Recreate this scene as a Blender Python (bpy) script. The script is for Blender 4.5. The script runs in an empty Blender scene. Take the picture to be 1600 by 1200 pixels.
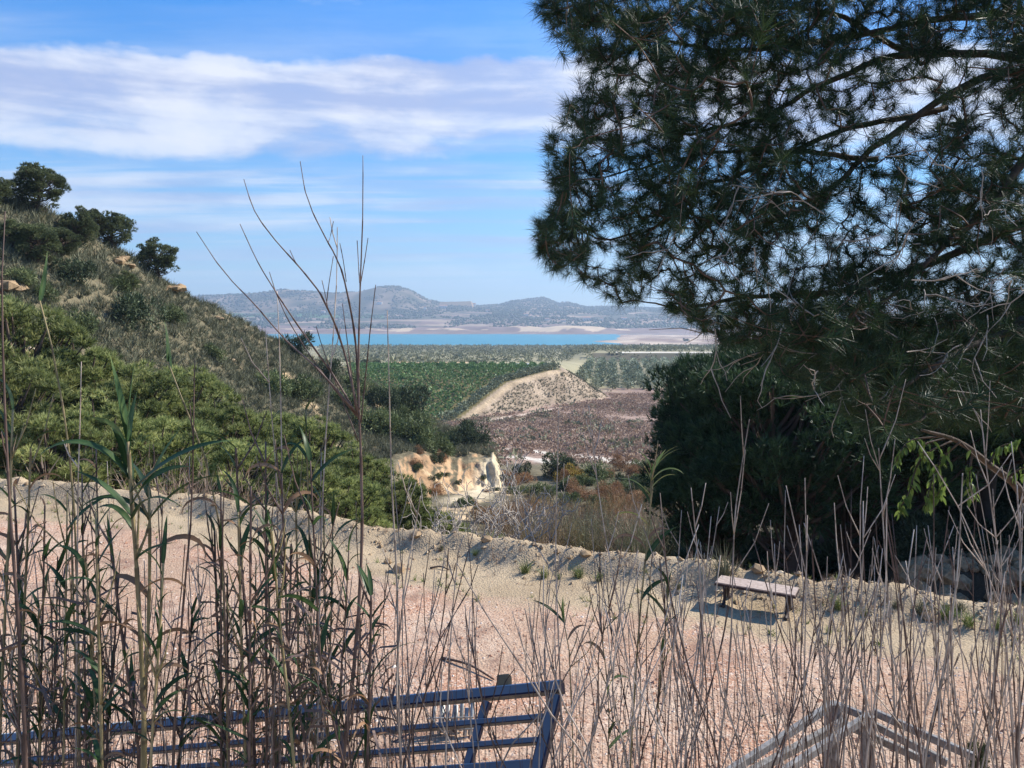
import bpy, math, random
import numpy as np
from math import radians, sin, cos, pi
from mathutils import Vector, Matrix, Euler

rng = np.random.default_rng(11)
random.seed(11)
SC = bpy.context.scene
COL = SC.collection

# ------------------------------------------------------------------ camera
CAMZ, F, HOR = 5.0, 1200.0, 500.0          # camera height over the terrace, focal length and horizon row of the 1600x1200 photograph
cam = bpy.data.objects.new('camera', bpy.data.cameras.new('camera'))
COL.objects.link(cam)
cam.location = (0, 0, CAMZ)
cam.rotation_euler = (radians(90), 0, 0)
cam.data.sensor_width = 36
cam.data.lens = 36 * F / 1600
cam.data.shift_y = -(600 - HOR) / 1600
cam.data.clip_start = 0.1
cam.data.clip_end = 30000
SC.camera = cam

# ------------------------------------------------------------------ sky, sun, exposure
SUN_AZ, SUN_EL = radians(68), radians(39)   # clockwise from the viewing direction (+Y)
to_sun = Vector((sin(SUN_AZ) * cos(SUN_EL), cos(SUN_AZ) * cos(SUN_EL), sin(SUN_EL)))
world = bpy.data.worlds.new('World')
SC.world = world
world.use_nodes = True
wn, wl = world.node_tree.nodes, world.node_tree.links
wn.clear()


def W(t, **k):
    n = wn.new(t)
    for a, b in k.items():
        setattr(n, a, b)
    return n


def wmath(op, a, b=None, clamp=False):
    n = W('ShaderNodeMath', operation=op, use_clamp=clamp)
    for i, v in enumerate((a, b)):
        if v is None:
            continue
        if isinstance(v, (int, float)):
            n.inputs[i].default_value = v
        else:
            wl.new(v, n.inputs[i])
    return n.outputs[0]


def wramp(v, pts, interp='LINEAR'):
    n = W('ShaderNodeValToRGB')
    n.color_ramp.interpolation = interp
    e = n.color_ramp.elements
    while len(e) < len(pts):
        e.new(0.5)
    for el, (p, c) in zip(e, pts):
        el.position = p
        el.color = (c, c, c, 1) if isinstance(c, (int, float)) else (*c, 1)
    wl.new(v, n.inputs[0])
    return n.outputs[0]


sky = W('ShaderNodeTexSky', sky_type='NISHITA')
sky.sun_disc = False
sky.sun_elevation = SUN_EL
sky.sun_rotation = SUN_AZ
sky.air_density = 1.0
sky.dust_density = 0.1
sky.ozone_density = 2.2
tc = W('ShaderNodeTexCoord')
sep = W('ShaderNodeSeparateXYZ')
wl.new(tc.outputs['Generated'], sep.inputs[0])
zc = wmath('MAXIMUM', sep.outputs[2], 0.012)
inv = wmath('DIVIDE', 1.0, wmath('ADD', zc, 0.04))
u_ = wmath('MULTIPLY', sep.outputs[0], inv)
v_ = wmath('MULTIPLY', sep.outputs[1], inv)


def cloud_noise(su, sv, off, detail, rough, dist=0.0):
    cmb = W('ShaderNodeCombineXYZ')
    wl.new(wmath('MULTIPLY', u_, su), cmb.inputs[0])
    wl.new(wmath('MULTIPLY', v_, sv), cmb.inputs[1])
    cmb.inputs[2].default_value = off
    n = W('ShaderNodeTexNoise')
    n.inputs['Scale'].default_value = 1.0
    n.inputs['Detail'].default_value = detail
    n.inputs['Roughness'].default_value = rough
    n.inputs['Distortion'].default_value = dist
    wl.new(cmb.outputs[0], n.inputs['Vector'])
    return n.outputs[0]


def dir_noise(a, b, off, detail, rough, dist=0.0):
    cmb = W('ShaderNodeCombineXYZ')
    wl.new(wmath('MULTIPLY', sep.outputs[0], a), cmb.inputs[0])
    wl.new(wmath('MULTIPLY', sep.outputs[1], a), cmb.inputs[1])
    wl.new(wmath('ADD', wmath('MULTIPLY', sep.outputs[2], b), off), cmb.inputs[2])
    n = W('ShaderNodeTexNoise')
    n.inputs['Scale'].default_value = 1.0
    n.inputs['Detail'].default_value = detail
    n.inputs['Roughness'].default_value = rough
    n.inputs['Distortion'].default_value = dist
    wl.new(cmb.outputs[0], n.inputs['Vector'])
    return n.outputs[0]


big = cloud_noise(0.55, 1.5, 3.1, 9, 0.56, 0.15)
fine = dir_noise(6.5, 17.0, 4.2, 9, 0.60, 0.25)
streak = cloud_noise(0.28, 1.3, 5.3, 7, 0.6, 0.2)
# a deck of stratocumulus at a fixed elevation, thin streaks below and above it
bank_el = wmath('DIVIDE', sep.outputs[2], wmath('SQRT', wmath('ADD', wmath('MULTIPLY', sep.outputs[1], sep.outputs[1]), wmath('ADD', wmath('MULTIPLY', wmath('MULTIPLY', sep.outputs[0], sep.outputs[0]), 0.10), 0.01))))
bank_el = wmath('ADD', bank_el, wmath('MULTIPLY', wmath('SUBTRACT', dir_noise(3.2, 3.0, 7.7, 6, 0.6), 0.5), 0.11))
deck = wramp(bank_el, [(0.0, -0.0), (0.195, 0.08), (0.245, 0.62), (0.285, 0.84), (0.325, 0.84), (0.362, 0.05), (0.42, 0.0)], 'EASE')
cov = wmath('ADD', wmath('MULTIPLY', deck, 0.56), wmath('ADD', wmath('MULTIPLY', big, 0.28), wmath('MULTIPLY', fine, 0.66)))
m_deck = wramp(cov, [(0.0, 0.0), (0.56, 0.0), (0.86, 0.84), (1.0, 0.95)], 'EASE')
low = wramp(sep.outputs[2], [(0.0, 0.0), (0.04, 0.25), (0.10, 0.8), (0.20, 1.0), (0.27, 0.55), (0.36, 0.18), (0.5, 0.25), (1.0, 0.3)])
m_str = wmath('MULTIPLY', wramp(streak, [(0.0, 0.0), (0.38, 0.0), (0.64, 0.80), (1.0, 0.9)], 'EASE'), low)
mask = wmath('MAXIMUM', m_deck, m_str, True)
shade = wramp(wmath('ADD', wmath('MULTIPLY', fine, 0.45), wmath('ADD', wmath('MULTIPLY', dir_noise(2.2, 24.0, 1.3, 7, 0.55, 0.2), 0.66), wmath('MULTIPLY', dir_noise(1.6, 4.0, 2.9, 3, 0.5), 0.16))),
              [(0.0, 0.0), (0.54, 0.0), (0.74, 1.0), (1.0, 1.0)], 'EASE')
cmix = W('ShaderNodeMix', data_type='RGBA')
cmix.inputs[6].default_value = (2.5, 2.95, 4.5, 1)
cmix.inputs[7].default_value = (5.1, 5.2, 5.6, 1)
wl.new(shade, cmix.inputs[0])
grade = W('ShaderNodeMix', data_type='RGBA', blend_type='MULTIPLY')
grade.inputs[0].default_value = 1.0
wl.new(sky.outputs[0], grade.inputs[6])
wl.new(wramp(sep.outputs[2], [(0.0, (0.66, 0.80, 1.0)), (0.15, (0.42, 0.78, 1.03)), (0.36, (0.09, 0.60, 1.05)), (1.0, (0.09, 0.60, 1.05))]), grade.inputs[7])
bright = W('ShaderNodeMix', data_type='RGBA', blend_type='MULTIPLY')
bright.inputs[0].default_value = 1.0
wl.new(grade.outputs[2], bright.inputs[6])
wl.new(wramp(wmath('MULTIPLY', sep.outputs[2], 1.0), [(0.0, 0.60), (0.36, 1.0), (1.0, 1.0)]), bright.inputs[7])
gain = W('ShaderNodeVectorMath', operation='SCALE')
gain.inputs['Scale'].default_value = 1.18
wl.new(bright.outputs[2], gain.inputs[0])
smix = W('ShaderNodeMix', data_type='RGBA')
wl.new(mask, smix.inputs[0])
wl.new(gain.outputs[0], smix.inputs[6])
wl.new(cmix.outputs[2], smix.inputs[7])
bg = W('ShaderNodeBackground')
bg.inputs['Strength'].default_value = 0.10
wl.new(smix.outputs[2], bg.inputs['Color'])
wl.new(bg.outputs[0], W('ShaderNodeOutputWorld').inputs['Surface'])

sd = bpy.data.lights.new('sun', 'SUN')
sd.energy = 4.7
sd.angle = radians(0.53)
sd.color = (1.0, 0.94, 0.84)
sun = bpy.data.objects.new('sun', sd)
COL.objects.link(sun)
sun.rotation_euler = to_sun.to_track_quat('Z', 'Y').to_euler()
sun.location = to_sun * 60

vs = SC.view_settings
vs.view_transform = 'Standard'
vs.look = 'None'
vs.exposure = 0.9
vs.gamma = 1.0
vs.use_curve_mapping = False
SC.render.engine = 'CYCLES'
SC.cycles.max_bounces = 6
SC.cycles.diffuse_bounces = 3
SC.cycles.transmission_bounces = 4
SC.cycles.transparent_max_bounces = 8
SC.cycles.volume_bounces = 0
SC.cycles.use_denoising = True
SC.cycles.caustics_reflective = False
SC.cycles.caustics_refractive = False


# ------------------------------------------------------------------ helpers
def at(px, py, Y):
    return np.array([(px - 800) / F * Y, Y, CAMZ - (py - HOR) / F * Y])


def hash2(ix, iy, s):
    h = (ix.astype(np.int64) * 374761393 + iy.astype(np.int64) * 668265263 + s * 1442695041) & 0x7fffffff
    h = ((h ^ (h >> 13)) * 1274126177) & 0x7fffffff
    return ((h ^ (h >> 16)) & 0xffff) / 65535.0


def vnoise(x, y, s=0):
    x = np.asarray(x, float); y = np.asarray(y, float)
    ix, iy = np.floor(x), np.floor(y)
    fx, fy = x - ix, y - iy
    fx = fx * fx * (3 - 2 * fx); fy = fy * fy * (3 - 2 * fy)
    a, b = hash2(ix, iy, s), hash2(ix + 1, iy, s)
    c, d = hash2(ix, iy + 1, s), hash2(ix + 1, iy + 1, s)
    return (a + (b - a) * fx) * (1 - fy) + (c + (d - c) * fx) * fy


def fbm(x, y, s=0, o=4):
    t, amp, tot = 0, 1.0, 0
    for k in range(o):
        t = t + amp * vnoise(np.asarray(x) * 2 ** k, np.asarray(y) * 2 ** k, s + k * 17)
        tot += amp
        amp *= 0.5
    return t / tot


def sstep(a, b, v):
    t = np.clip((np.asarray(v, float) - a) / (b - a), 0, 1)
    return t * t * (3 - 2 * t)


def mesh_np(name, V, Fc, mat=None, smooth=False, attrs=None, cols=None):
    V = np.asarray(V, np.float32).reshape(-1, 3)
    Fc = np.asarray(Fc, np.int32)
    k = Fc.shape[1]
    me = bpy.data.meshes.new(name)
    me.vertices.add(len(V))
    me.vertices.foreach_set('co', V.ravel())
    me.loops.add(Fc.size)
    me.loops.foreach_set('vertex_index', Fc.ravel())
    me.polygons.add(len(Fc))
    me.polygons.foreach_set('loop_start', np.arange(0, Fc.size, k, dtype=np.int32))
    me.polygons.foreach_set('loop_total', np.full(len(Fc), k, np.int32))
    me.polygons.foreach_set('use_smooth', np.full(len(Fc), smooth, bool))
    for n, a in (attrs or {}).items():
        at_ = me.attributes.new(n, 'FLOAT', 'POINT')
        at_.data.foreach_set('value', np.asarray(a, np.float32).ravel())
    if cols is not None:
        at_ = me.attributes.new('ground', 'FLOAT_COLOR', 'POINT')
        c = np.ones((len(V), 4), np.float32)
        c[:, :3] = cols
        at_.data.foreach_set('color', c.ravel())
    me.update(calc_edges=True)
    me.validate()
    if mat:
        me.materials.append(mat)
    return me


def ob(name, me, parent=None, loc=None, rot=None, scale=None, kind=None, label=None, cat=None, group=None):
    o = bpy.data.objects.new(name, me)
    COL.objects.link(o)
    if parent:
        o.parent = parent
    if loc is not None:
        o.location = [float(c) for c in loc]
    if rot is not None:
        o.rotation_euler = [float(c) for c in rot]
    if scale is not None:
        o.scale = [float(c) for c in scale] if hasattr(scale, '__len__') else (float(scale),) * 3
    if kind:
        o['kind'] = kind
    if label:
        o['label'] = label
    if cat:
        o['category'] = cat
    if group:
        o['group'] = group
    return o


def recolour(o, mat):
    o.material_slots[0].link = 'OBJECT'
    o.material_slots[0].material = mat
    return o


class MB:
    """collects triangles / quads (all turned to triangles)"""
    def __init__(s):
        s.V, s.T, s.t, s.n = [], [], [], 0

    def add(s, V, Fc, tint=0.5):
        V = np.asarray(V, float).reshape(-1, 3)
        Fc = np.asarray(Fc, int)
        if Fc.shape[1] == 4:
            Fc = np.concatenate([Fc[:, [0, 1, 2]], Fc[:, [0, 2, 3]]])
        s.V.append(V)
        s.T.append(Fc + s.n)
        s.t.append(np.broadcast_to(np.asarray(tint, float), (len(V),)).copy())
        s.n += len(V)
        return s

    def mesh(s, name, mat, smooth=False, origin=None):
        V = np.concatenate(s.V)
        if origin is not None:
            V = V - np.asarray(origin)
        return mesh_np(name, V, np.concatenate(s.T), mat, smooth, {'tint': np.concatenate(s.t)})


def unit(v):
    v = np.asarray(v, float)
    return v / np.maximum(np.linalg.norm(v, axis=-1, keepdims=True), 1e-9)


def tube(P, r, n=6, cap=True):
    P = np.asarray(P, float)
    r = np.broadcast_to(np.asarray(r, float), (len(P),))
    d = np.gradient(P, axis=0)
    d = unit(d)
    ref = np.array([0.31, 0.17, 0.93]) if abs(d[0] @ np.array([0.31, 0.17, 0.93])) < 0.9 else np.array([1.0, 0.1, 0])
    s = unit(np.cross(d, ref)); t = np.cross(d, s)
    a = np.arange(n) * 2 * pi / n
    V = P[:, None] + r[:, None, None] * (np.cos(a)[None, :, None] * s[:, None] + np.sin(a)[None, :, None] * t[:, None])
    V = V.reshape(-1, 3)
    i = np.arange(len(P) - 1)[:, None] * n
    j = np.arange(n)[None]
    j2 = (j + 1) % n
    Q = np.stack([i + j, i + j2, i + n + j2, i + n + j], -1).reshape(-1, 4)
    T = np.concatenate([Q[:, [0, 1, 2]], Q[:, [0, 2, 3]]])
    if cap:
        V = np.concatenate([V, P[:1], P[-1:]])
        b = len(V) - 2
        jj = np.arange(n)
        T = np.concatenate([T, np.stack([np.full(n, b), (jj + 1) % n, jj], -1),
                            np.stack([np.full(n, b + 1), (len(P) - 1) * n + jj, (len(P) - 1) * n + (jj + 1) % n], -1)])
    return V, T


def smooth_line(P, n):
    """Catmull-Rom through the control points"""
    P = np.asarray(P, float)
    Q = np.concatenate([[2 * P[0] - P[1]], P, [2 * P[-1] - P[-2]]])
    out = []
    for i in range(len(P) - 1):
        p0, p1, p2, p3 = Q[i:i + 4]
        for t in np.linspace(0, 1, n, endpoint=False):
            out.append(0.5 * (2 * p1 + (p2 - p0) * t + (2 * p0 - 5 * p1 + 4 * p2 - p3) * t * t + (3 * p1 - p0 - 3 * p2 + p3) * t ** 3))
    out.append(P[-1])
    return np.array(out)


def blades(P, D, L, Wd, r=None, two=False):
    """thin triangles (two: bent, three triangles) from P along D"""
    r = r or rng
    n = len(P)
    D = unit(D)
    S = unit(np.cross(D, r.normal(size=(n, 3))))
    L = np.broadcast_to(L, (n,))[:, None]; Wd = np.broadcast_to(Wd, (n,))[:, None]
    if not two:
        V = np.stack([P - S * Wd / 2, P + S * Wd / 2, P + D * L], 1).reshape(-1, 3)
        return V, np.arange(3 * n).reshape(-1, 3)
    bend = D * 1.0
    bend[:, 2] -= r.uniform(0.2, 0.9, n)
    M = P + D * L * 0.55
    E = M + unit(bend) * L * 0.5
    V = np.stack([P - S * Wd / 2, P + S * Wd / 2, M - S * Wd / 2.4, M + S * Wd / 2.4, E], 1).reshape(-1, 3)
    b = np.arange(n)[:, None] * 5
    T = np.concatenate([b + np.array([[0, 1, 3]]), b + np.array([[0, 3, 2]]), b + np.array([[2, 3, 4]])])
    return V, T


def sphere_dirs(n, r=None):
    return unit((r or rng).normal(size=(n, 3)))


def ico():
    p = (1 + 5 ** .5) / 2
    V = unit(np.array([[-1, p, 0], [1, p, 0], [-1, -p, 0], [1, -p, 0], [0, -1, p], [0, 1, p], [0, -1, -p], [0, 1, -p], [p, 0, -1], [p, 0, 1], [-p, 0, -1], [-p, 0, 1]]))
    T = np.array([[0, 11, 5], [0, 5, 1], [0, 1, 7], [0, 7, 10], [0, 10, 11], [1, 5, 9], [5, 11, 4], [11, 10, 2], [10, 7, 6], [7, 1, 8], [3, 9, 4], [3, 4, 2], [3, 2, 6], [3, 6, 8], [3, 8, 9], [4, 9, 5], [2, 4, 11], [6, 2, 10], [8, 6, 7], [9, 8, 1]])
    return V, T


OCT_V = np.array([[1, 0, 0], [-1, 0, 0], [0, 1, 0], [0, -1, 0], [0, 0, 1], [0, 0, -1]], float)
OCT_T = np.array([[0, 2, 4], [2, 1, 4], [1, 3, 4], [3, 0, 4], [2, 0, 5], [1, 2, 5], [3, 1, 5], [0, 3, 5]])


def scatter_lumps(P, S, base=(OCT_V, OCT_T), squash=0.7, jit=0.25):
    """many small lumps at P of size S as one vertex / triangle array"""
    BV, BT = base
    n, m = len(P), len(BV)
    a = rng.uniform(0, 2 * pi, n)
    V = BV[None] * (1 + rng.uniform(-jit, jit, (n, m, 3)))
    x = V[..., 0] * np.cos(a)[:, None] - V[..., 1] * np.sin(a)[:, None]
    y = V[..., 0] * np.sin(a)[:, None] + V[..., 1] * np.cos(a)[:, None]
    V = np.stack([x * rng.uniform(.8, 1.3, n)[:, None], y, V[..., 2] * squash], -1) * np.asarray(S).reshape(-1, 1, 1) + P[:, None]
    T = BT[None] + (np.arange(n) * m)[:, None, None]
    return V.reshape(-1, 3), T.reshape(-1, 3), m


def box(mn, mx, bev=0.0):
    x0, y0, z0 = mn; x1, y1, z1 = mx
    V = np.array([[x0, y0, z0], [x1, y0, z0], [x1, y1, z0], [x0, y1, z0], [x0, y0, z1], [x1, y0, z1], [x1, y1, z1], [x0, y1, z1]], float)
    Q = np.array([[0, 3, 2, 1], [4, 5, 6, 7], [0, 1, 5, 4], [1, 2, 6, 5], [2, 3, 7, 6], [3, 0, 4, 7]])
    return V, Q


def beam(a, b, w, h, up=(0, 0, 1), ch=0.12):
    """rectangular bar from a to b with chamfered long edges"""
    a, b = np.asarray(a, float), np.asarray(b, float)
    d = unit(b - a)
    s = unit(np.cross(d, np.asarray(up, float)))
    t = np.cross(s, d)
    c = ch * min(w, h)
    prof = [(-w / 2 + c, -h / 2), (w / 2 - c, -h / 2), (w / 2, -h / 2 + c), (w / 2, h / 2 - c), (w / 2 - c, h / 2), (-w / 2 + c, h / 2), (-w / 2, h / 2 - c), (-w / 2, -h / 2 + c)]
    V = np.array([p + s * x + t * z for p in (a, b) for x, z in prof])
    T = []
    for j in range(8):
        k = (j + 1) % 8
        T += [[j, k, 8 + k], [j, 8 + k, 8 + j]]
    for j in range(1, 7):
        T += [[0, j + 1, j], [8, 8 + j, 8 + j + 1]]
    return V, np.array(T)


# ------------------------------------------------------------------ materials
def srgb(r, g, b):
    f = lambda c: (c / 255 / 12.92) if c / 255 <= 0.04045 else ((c / 255 + 0.055) / 1.055) ** 2.4
    return (f(r), f(g), f(b))


class NT:
    def __init__(s, name):
        s.m = bpy.data.materials.new(name)
        s.m.use_nodes = True
        s.t = s.m.node_tree
        s.t.nodes.clear()

    def n(s, t, **k):
        x = s.t.nodes.new(t)
        for a, b in k.items():
            setattr(x, a, b)
        return x

    def l(s, a, b):
        s.t.links.new(a, b)

    def noise(s, vec, scale, detail=4, rough=0.55, dist=0):
        x = s.n('ShaderNodeTexNoise')
        x.inputs['Scale'].default_value = scale
        x.inputs['Detail'].default_value = detail
        x.inputs['Roughness'].default_value = rough
        x.inputs['Distortion'].default_value = dist
        if vec:
            s.l(vec, x.inputs['Vector'])
        return x.outputs[0]

    def ramp(s, v, pts):
        x = s.n('ShaderNodeValToRGB')
        e = x.color_ramp.elements
        while len(e) < len(pts):
            e.new(0.5)
        for el, (p, c) in zip(e, pts):
            el.position = p
            el.color = (c, c, c, 1) if isinstance(c, (int, float)) else (*c, 1)
        s.l(v, x.inputs[0])
        return x.outputs[0]

    def mix(s, f, a, b, mode='MIX'):
        x = s.n('ShaderNodeMix', data_type='RGBA', blend_type=mode)
        for i, v in ((0, f), (6, a), (7, b)):
            if isinstance(v, (int, float)):
                x.inputs[i].default_value = v
            elif isinstance(v, tuple):
                x.inputs[i].default_value = (*v, 1)
            else:
                s.l(v, x.inputs[i])
        return x.outputs[2]

    def attr(s, name):
        return s.n('ShaderNodeAttribute', attribute_name=name)

    def pos(s):
        return s.n('ShaderNodeNewGeometry').outputs['Position']

    def objco(s):
        return s.n('ShaderNodeTexCoord').outputs['Object']

    def bump(s, h, strength=0.5, dist=0.05):
        x = s.n('ShaderNodeBump')
        x.inputs['Strength'].default_value = strength
        x.inputs['Distance'].default_value = dist
        s.l(h, x.inputs['Height'])
        return x.outputs[0]

    def out(s, col, rough=0.8, normal=None, metal=0.0, spec=0.3, transl=0.0, tcol=None):
        p = s.n('ShaderNodeBsdfPrincipled')
        if isinstance(col, tuple):
            p.inputs['Base Color'].default_value = (*col, 1)
        else:
            s.l(col, p.inputs['Base Color'])
        if isinstance(rough, (int, float)):
            p.inputs['Roughness'].default_value = rough
        else:
            s.l(rough, p.inputs['Roughness'])
        p.inputs['Metallic'].default_value = metal
        p.inputs['Specular IOR Level'].default_value = spec
        if normal:
            s.l(normal, p.inputs['Normal'])
        sh = p.outputs[0]
        if transl:
            t = s.n('ShaderNodeBsdfTranslucent')
            c = tcol if tcol is not None else col
            if isinstance(c, tuple):
                t.inputs['Color'].default_value = (*c, 1)
            else:
                s.l(c, t.inputs['Color'])
            mx = s.n('ShaderNodeMixShader')
            mx.inputs[0].default_value = transl
            s.l(sh, mx.inputs[1]); s.l(t.outputs[0], mx.inputs[2])
            sh = mx.outputs[0]
        s.l(sh, s.n('ShaderNodeOutputMaterial').inputs['Surface'])
        return s.m


def leaf_mat(name, dark, mid, light, transl=0.25, rough=0.55, rnd=0.25, spec=0.25):
    """foliage: colour runs along each leaf's own tint, varied from plant to plant"""
    t = NT(name)
    a = t.attr('tint').outputs['Fac']
    c = t.ramp(a, [(0.0, dark), (0.5, mid), (1.0, light)])
    oi = t.n('ShaderNodeObjectInfo').outputs['Random']
    g = t.ramp(oi, [(0.0, 1 - rnd), (1.0, 1 + rnd)])
    c = t.mix(1.0, c, g, 'MULTIPLY')
    return t.out(c, rough, transl=transl, spec=spec)


def solid_mat(name, c1, c2, scale=8, rough=0.8, bump=0.3, bdist=0.01, spec=0.3, metal=0.0, detail=5):
    t = NT(name)
    p = t.objco()
    n = t.noise(p, scale, detail, 0.6)
    c = t.mix(t.ramp(n, [(0.3, 0.0), (0.7, 1.0)]), c1, c2)
    return t.out(c, rough, t.bump(n, bump, bdist) if bump else None, metal, spec)


M = {}


def terrain_mat(name, scale, amp, bump, bdist, scale2=None):
    t = NT(name)
    p = t.pos()
    n = t.noise(p, scale, 7, 0.65)
    n2 = t.noise(p, scale * (scale2 or 0.13), 4, 0.6)
    g = t.ramp(n, [(0.2, 1 - amp), (0.5, 1.0), (0.8, 1 + amp)])
    g2 = t.ramp(n2, [(0.25, 1 - amp * 0.7), (0.75, 1 + amp * 0.7)])
    c = t.mix(1.0, t.mix(1.0, t.attr('ground').outputs['Color'], g, 'MULTIPLY'), g2, 'MULTIPLY')
    return t.out(c, 0.95, t.bump(n, bump, bdist), spec=0.1)


M['hill'] = terrain_mat('hill_soil', 1.3, 0.45, 0.8, 0.25)
M['far'] = terrain_mat('far_land', 0.012, 0.30, 0.0, 1.0, 0.3)


def gravel_mat():
    t = NT('gravel')
    p = t.pos()
    v = t.n('ShaderNodeTexVoronoi'); v.inputs['Scale'].default_value = 26.0
    t.l(p, v.inputs['Vector'])
    sepn = t.n('ShaderNodeSeparateColor'); t.l(v.outputs['Color'], sepn.inputs[0])
    peb = t.ramp(sepn.outputs[0], [(0.0, srgb(138, 98, 80)), (0.3, srgb(174, 122, 92)), (0.55, srgb(186, 140, 110)), (0.8, srgb(194, 162, 134)), (1.0, srgb(214, 202, 188))])
    v2 = t.n('ShaderNodeTexVoronoi'); v2.inputs['Scale'].default_value = 60.0
    t.l(p, v2.inputs['Vector'])
    sp2 = t.n('ShaderNodeSeparateColor'); t.l(v2.outputs['Color'], sp2.inputs[0])
    peb2 = t.ramp(sp2.outputs[1], [(0.0, srgb(146, 102, 84)), (0.5, srgb(180, 142, 116)), (1.0, srgb(204, 184, 162))])
    peb = t.mix(0.5, peb, peb2)
    big = t.noise(p, 0.55, 4, 0.6)
    peb = t.mix(t.ramp(big, [(0.40, 0.0), (0.62, 0.85)]), peb, srgb(190, 168, 146))
    mid = t.noise(p, 0.23, 5, 0.6, 0.6)
    peb = t.mix(t.ramp(mid, [(0.46, 0.0), (0.60, 0.7)]), peb, srgb(166, 140, 116))
    patch = t.noise(p, 1.1, 5, 0.65, 0.4)
    peb = t.mix(t.ramp(patch, [(0.50, 0.0), (0.66, 0.7)]), peb, srgb(132, 100, 84))
    fine = t.noise(p, 30, 6, 0.7)
    sand = t.mix(t.ramp(fine, [(0.3, 0.0), (0.7, 1.0)]), srgb(152, 134, 108), srgb(192, 172, 142))
    sand = t.mix(t.ramp(big, [(0.35, 0.0), (0.7, 0.6)]), sand, srgb(142, 122, 96))
    a = t.attr('sand').outputs['Fac']
    m = t.n('ShaderNodeMath', operation='ADD'); t.l(a, m.inputs[0])
    ns = t.ramp(t.noise(p, 2.2, 6, 0.7), [(0.25, 0.0), (0.75, 0.5)])
    t.l(ns, m.inputs[1])
    k = t.ramp(m.outputs[0], [(0.48, 0.0), (0.78, 1.0)])
    c = t.mix(k, peb, sand)
    b = t.n('ShaderNodeMath', operation='ADD'); t.l(v.outputs['Distance'], b.inputs[0]); t.l(fine, b.inputs[1])
    return t.out(c, 0.9, t.bump(b.outputs[0], 0.7, 0.02), spec=0.15)


M['gravel'] = gravel_mat()


def tint_mat(name, pts, rough=0.9):
    t = NT(name)
    c = t.ramp(t.attr('tint').outputs['Fac'], pts)
    n = t.noise(t.pos(), 60, 4, 0.6)
    c = t.mix(1.0, c, t.ramp(n, [(0.3, 0.85), (0.7, 1.12)]), 'MULTIPLY')
    return t.out(c, rough, spec=0.15)


M['pebble'] = tint_mat('pebbles', [(0.0, srgb(130, 94, 78)), (0.4, srgb(174, 132, 106)), (0.7, srgb(190, 158, 134)), (1.0, srgb(218, 206, 192))])
M['clod'] = tint_mat('clods', [(0.0, srgb(122, 102, 80)), (0.5, srgb(162, 140, 112)), (1.0, srgb(200, 182, 154))])
M['rock'] = solid_mat('rock', srgb(112, 92, 70), srgb(172, 146, 112), 3.0, 0.9, 0.8, 0.06)
M['bark'] = solid_mat('bark', srgb(58, 48, 42), srgb(104, 88, 76), 14, 0.9, 0.8, 0.02)
M['twig'] = solid_mat('twig', srgb(74, 58, 50), srgb(112, 92, 80), 20, 0.85, 0.0)
M['dead_twig'] = solid_mat('dead_twig', srgb(130, 118, 108), srgb(178, 166, 154), 20, 0.85, 0.0)
M['fig'] = solid_mat('fig_bark', srgb(150, 140, 128), srgb(192, 182, 170), 9, 0.8, 0.2)
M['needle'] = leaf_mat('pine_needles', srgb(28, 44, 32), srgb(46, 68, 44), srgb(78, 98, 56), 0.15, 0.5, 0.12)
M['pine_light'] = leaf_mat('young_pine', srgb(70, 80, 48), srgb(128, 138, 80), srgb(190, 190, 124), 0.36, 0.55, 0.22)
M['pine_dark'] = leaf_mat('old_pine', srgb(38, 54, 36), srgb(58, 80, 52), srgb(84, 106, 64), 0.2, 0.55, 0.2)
M['pine_hill'] = leaf_mat('hill_pine', srgb(58, 66, 46), srgb(92, 102, 68), srgb(136, 140, 96), 0.25, 0.6, 0.2)
M['scrub'] = leaf_mat('esparto', srgb(72, 74, 56), srgb(102, 104, 82), srgb(138, 136, 110), 0.15, 0.7, 0.1)
M['heath'] = leaf_mat('heath', srgb(112, 92, 80), srgb(156, 132, 114), srgb(196, 174, 152), 0.2, 0.8, 0.1)
M['citrus'] = leaf_mat('citrus', srgb(54, 80, 44), srgb(84, 114, 64), srgb(124, 148, 92), 0.25, 0.5, 0.1)
M['olive'] = leaf_mat('olive', srgb(92, 100, 76), srgb(132, 140, 114), srgb(172, 176, 150), 0.15, 0.6, 0.12)
M['plain'] = leaf_mat('plain_scrub', srgb(90, 92, 70), srgb(124, 126, 100), srgb(160, 158, 128), 0.15, 0.7, 0.1)
M['bush_green'] = leaf_mat('green_bush', srgb(60, 72, 44), srgb(92, 104, 66), srgb(132, 138, 94), 0.2, 0.6, 0.2)
M['bush_dark'] = leaf_mat('dark_bush', srgb(44, 54, 38), srgb(68, 80, 56), srgb(98, 108, 76), 0.2, 0.6, 0.2)
M['bush_yellow'] = leaf_mat('yellow_bush', srgb(120, 100, 42), srgb(160, 136, 62), srgb(190, 168, 92), 0.25, 0.6, 0.1)
M['bush_rust'] = leaf_mat('rust_bush', srgb(110, 82, 58), srgb(152, 116, 84), srgb(186, 154, 120), 0.2, 0.7, 0.15)
M['dry'] = leaf_mat('dry_twigs', srgb(112, 92, 78), srgb(150, 130, 112), srgb(190, 172, 152), 0.15, 0.75, 0.15)
M['reedbed'] = leaf_mat('reed_bed', srgb(104, 92, 62), srgb(142, 128, 92), srgb(176, 160, 124), 0.2, 0.7, 0.15)
M['grass'] = leaf_mat('green_grass', srgb(78, 92, 48), srgb(112, 126, 70), srgb(152, 158, 104), 0.25, 0.6, 0.2)
M['leaf_green'] = leaf_mat('cane_leaf', srgb(34, 54, 32), srgb(60, 84, 50), srgb(118, 128, 78), 0.3, 0.42, 0.25)
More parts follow.
